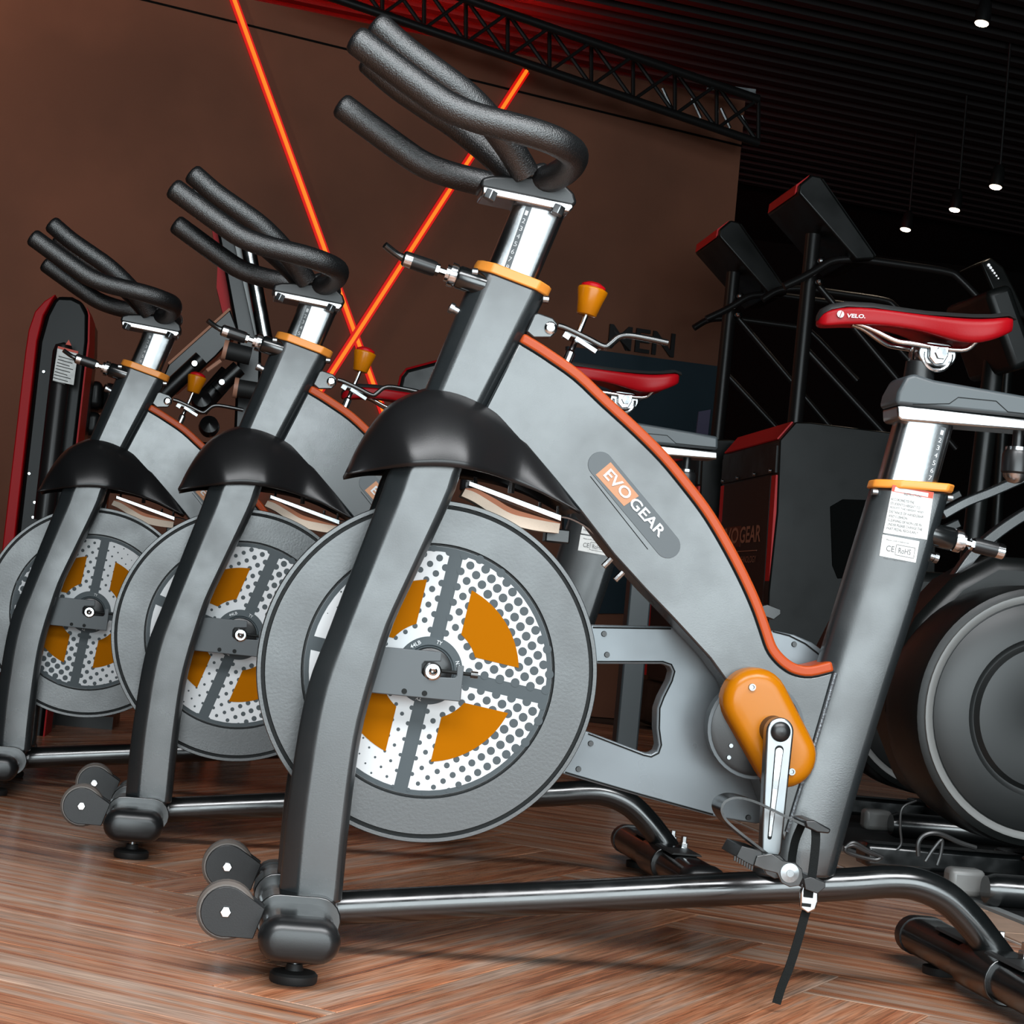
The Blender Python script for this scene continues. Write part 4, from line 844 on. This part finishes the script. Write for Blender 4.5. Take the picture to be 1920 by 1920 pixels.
# ------------------------------------------------------------------ weight stack tower at the left
M['smoke'] = mat('smoked_panel', (.004, .004, .004), .25, spec=.12)
M['mgloss'] = mat('machine_gloss_black', (.004, .004, .0042), .24, spec=.3)
tw = empty('weight_stack_tower', Vector((at(100, 900, 3.2).x, 3.2, 0))); TL = tw.location.copy()
def tpr(lst, Y, ya, yb, nm, m_, par=tw, **k): return MB().prism([at(a, b, Y) - TL for a, b in lst], ya - TL.y, yb - TL.y).build(nm, m_, par, **k)
def down(x, y, yb): return (x - (yb - y) * .113, yb)
arch = [(72, 640), (86, 590), (100, 563), (108, 555), (135, 556), (155, 566), (166, 590), (165, 640), (158, 700)]
body = tpr(arch + [down(158, 700, 1400), down(72, 640, 1400)], 3.2, 3.2, 3.6, 'tower_shell', M['smoke'], bevel=.012, seg=3)
tpr([(105, 552), (100, 560), (82, 592), (70, 640), down(70, 640, 1400), down(45, 660, 1400), (48, 660), (54, 620), (66, 585), (84, 565)], 3.18, 3.17, 3.6, 'red_side', M['red'], bevel=.01)
tpr([(163, 575), (169, 592), (168, 645), (161, 700), down(161, 700, 1400), down(158, 700, 1400), (158, 700), (165, 640), (166, 592)], 3.19, 3.18, 3.4, 'red_side', M['red'])
a, b = at(118, 660, 3.15) - TL, at(82, 975, 3.15) - TL
MB().lathe([(0, 0), (.030, 0), (.030, (a - b).length), (.024, (a - b).length + .02), (0, (a - b).length + .03)], b, a - b, 20).build('guide_cylinder', M['machtube'], tw)
stk_ = tpr([(108, 652), (146, 662), (138, 722), (99, 714)], 3.115, 3.113, 3.118, 'warning_label', M['sticker'])
tpr([(109, 649), (147, 659), (146, 663), (108, 653)], 3.112, 3.110, 3.118, 'label_band', M['sticker_red'], stk_); tpr([(129, 637), (134, 648), (123, 646)], 3.112, 3.110, 3.118, 'label_triangle', M['sticker_red'], stk_)
p0, p1 = at(110, 668, 3.112) - TL, at(141, 676, 3.112) - TL
for i in range(9): MB().cyl(p0 + Vector((-.0012 * i, 0, -.0092 * i)), p1 + Vector((-.0012 * i - .006 * (i % 3), 0, -.0092 * i)), .0012, n=4).build('label_line', M['ink'], stk_)
for px, py in ((82, 697), (55, 888), (65, 942), (62, 970), (98, 935)): MB().lathe([(0, 0), (.006, 0), (.004, .005), (0, .005)], at(px, py, 3.2) - TL, (0, -1, 0), 10).build('panel_bolt', M['chrome'], tw)
tag(tw, 'tall black weight stack tower with red sides at the left edge', 'gym machine')
pdm = empty('padded_bench', Vector((at(178, 900, 3.8).x, 3.8, 0))); PL_ = pdm.location.copy()
for q_ in ([(158, 713), (192, 713), (190, 766), (152, 764)], [(152, 770), (189, 772), (184, 816), (146, 816)], [(194, 714), (230, 722), (222, 818), (188, 816)]):
    MB().prism([at(a_, b_, 3.7) - PL_ for a_, b_ in q_], -.1, .1).build('pad', M['plastic'], pdm, bevel=.02, seg=3)
MB().box(Vector((0, .06, .42)), (.09, .09, .84)).build('bench_post', M['mach'], pdm); MB().box(Vector((0, .06, .02)), (.3, .4, .04)).build('bench_foot', M['mach'], pdm)
tag(pdm, 'black padded bench back standing beside the weight stack tower', 'gym bench')
# ------------------------------------------------------------------ press machine behind the middle bike
pm_ = empty('press_machine', Vector((at(440, 900, 3.0).x, 3.0, 0))); ML = pm_.location.copy()
def mpr(lst, Y, ya, yb, nm, m_, par=pm_, **k): return MB().prism([at(a, b, Y) - ML for a, b in lst], ya - ML.y, yb - ML.y).build(nm, m_, par, **k)
def mt(p, q, r, nm, m_, y=3.0, par=pm_, n=16): return MB().cyl(at(*p, y) - ML, at(*q, y) - ML, r, n=n).build(nm, m_, par)
mpr([(404, 415), (440, 415), (490, 660), (470, 1492), (410, 1492), (446, 640)], 3.0, 3.0, 3.12, 'upright', M['mgloss'], bevel=.008)
mpr([(396, 420), (404, 415), (430, 560), (434, 600), (418, 590), (406, 540), (408, 500)], 3.05, 3.04, 3.1, 'red_edge', M['red'])
mpr([(436, 440), (447, 443), (488, 640), (480, 640)], 2.97, 2.96, 3.0, 'grey_strip', M['edge']); mt((461, 440), (500, 650), .0225, 'guide_rod', M['chrome'], 2.95)
ml = mpr([(316, 683), (431, 580), (447, 622), (405, 668), (330, 735), (300, 720)], 2.9, 2.9, 3.0, 'lever_plate', M['mgloss'], bevel=.004)
MB().cyl(at(316, 682, 2.895) - ML, at(431, 579, 2.895) - ML, .004, n=6).build('copper_edge', M['copper'], ml)
mt((300, 745), (378, 672), .024, 'lever_arm', M['mgloss'], 2.85); mt((405, 730), (448, 690), .024, 'lever_arm', M['mgloss'], 2.85); mt((372, 765), (430, 700), .03, 'lever_arm', M['mgloss'], 2.9)
for p_, q_ in (((421, 656), (470, 668)), ((441, 727), (490, 735))):
    mt(p_, q_, .026, 'grip_roller', M['rubber'], 2.83); d_ = (at(*q_, 2.83) - at(*p_, 2.83)).normalized()
    MB().cyl(at(*p_, 2.83) - ML - d_ * .004, at(*p_, 2.83) - ML + d_ * .008, .0295, n=20).build('collar_ring', M['copper'], pm_)
MB().cyl(at(388, 695, 2.83) - ML, at(414, 676, 2.83) - ML, .006, n=8).build('copper_pin', M['copper'], pm_)
for px, py in ((365, 682), (416, 717)): MB().lathe([(0, 0), (.011, 0), (.008, .01), (0, .01)], at(px, py, 2.82) - ML, (0, -1, 0), 10).build('pivot_bolt', M['chrome'], pm_)
for px, py in ((378, 752), (392, 800)): MB().lathe([(0, -.03), (.026, -.02), (.03, 0), (.026, .02), (0, .03)], at(px, py, 2.85) - ML, (0, -1, .3), 18).build('pulley', M['mgloss'], pm_)
mt((372, 830), (370, 1478), .03, 'lower_post', M['mgloss'], 3.05)
tag(pm_, 'black lever press machine with chrome guide rod behind the middle bike', 'gym machine')
# dark seat back with a red edge, between the middle and nearest bike
bkq = empty('seat_back', Vector((at(790, 900, 4.2).x, 4.2, 0))); BL = bkq.location.copy()
MB().prism([at(a_, b_, 4.2) - BL for a_, b_ in ((741, 760), (752, 705), (762, 692), (822, 676), (850, 690), (860, 760))], 0, .1).build('back_pad', M['mach'], bkq, bevel=.015, seg=3)
MB().tube([at(a_, b_, 4.19) - BL for a_, b_ in ((741, 752), (751, 706), (762, 692), (822, 676))], .004, 8).build('red_piping', M['red'], bkq)
MB().box(Vector((0, .07, .45)), (.08, .05, .9)).build('back_post', M['mach'], bkq); MB().box(Vector((0, .07, .02)), (.4, .3, .04)).build('back_base', M['mach'], bkq)
tag(bkq, 'dark machine seat back with thin red piping behind the nearest head tube', 'gym seat')
# floor stand seen through the chain guard opening
fs = empty('machine_leg', Vector((at(1180, 1300, 3.2).x, 3.2, 0))); FLs = fs.location.copy()
MB().box(Vector((0, 0, .45)), (.07, .07, .9)).build('post', M['coverplastic'], fs, bevel=.006); MB().box(Vector((.05, 0, .02)), (.35, .12, .04)).build('foot', M['mach'], fs, bevel=.006)
tag(fs, 'dark upright machine leg seen through the opening of the chain guard', 'machine leg')
# ------------------------------------------------------------------ ceiling spots on the right
M['lamp'] = mat('lit_lamp_lens', (.9, .8, .7), .4, emit=(1, .78, .58), es=14)
def spot(px, py, y, r, lab, rodtop):
    p = at(px, py, y); root = empty('ceiling_spot', p)
    can = MB().lathe([(r * 1.0, -.004), (r * 1.02, .0), (r * 1.02, .05), (r * .8, .10), (r * .4, .12), (0, .12)], (0, 0, 0), (.15, .1, 1), 20).build('can', M['truss'], root)
    MB().lathe([(0, -.010), (r * .8, -.010), (r * .9, -.005), (0, -.005)], (0, 0, 0), (.15, .1, 1), 20).build('lens', M['lamp'], root)
    MB().cyl((.02, .01, .11), (.02, .01, ZT - p.z + .01), .007, n=8).build('rod', M['truss'], root)
    tag(root, lab, 'spotlight', 'ceiling spots at the upper right')
    l = bpy.data.lights.new('spot_bulb', 'SPOT'); l.energy = 25; l.color = (1, .8, .6); l.spot_size = R(70); l.shadow_soft_size = .05
    lo = bpy.data.objects.new('spot_bulb', l); col.objects.link(lo); lo.parent = root; lo.location = (-.004, -.003, -.05)
spot(1841, 42, 5.9, .036, 'spotlight in the top right corner, tilted with its cone visible', 0); spot(1867, 349, 7, .036, 'bright star-like spotlight near the right edge', 0)
spot(1790, 392, 8, .034, 'small spotlight below and left of the bright star-like one', 0); spot(1698, 429, 9, .036, 'leftmost small spotlight, just right of the nearer console', 0)
# another console at the far right with a row of lit dots
oc = empty('wall_console', at(1890, 530, 6.0)); OL = oc.location.copy()
MB().prism([at(a_, b_, 6.0) - OL for a_, b_ in ((1838, 492), (1858, 482), (1882, 500), (1905, 545), (1930, 600), (1900, 590), (1868, 560))], 0, .3).build('console_body', M['mach'], oc, bevel=.01)
M['dot'] = mat('lit_console_dot', (.6, .6, .6), .4, emit=(.9, .95, 1), es=.7)
for i in range(6): MB().lathe([(0, 0), (.008 - .0008 * i, 0), (0, .004)], at(1854 + 3.6 * i, 497 + 5 * i, 5.99) - OL, (0, -1, 0), 10).build('lit_dot', M['dot'], oc)
MB().cyl(at(1895, 590, 6.1) - OL, at(1840, 1380, 6.1) - OL, .03, n=12).build('console_post', M['mach'], oc)
tag(oc, 'dark machine console with a row of lit dots at the right edge', 'console')
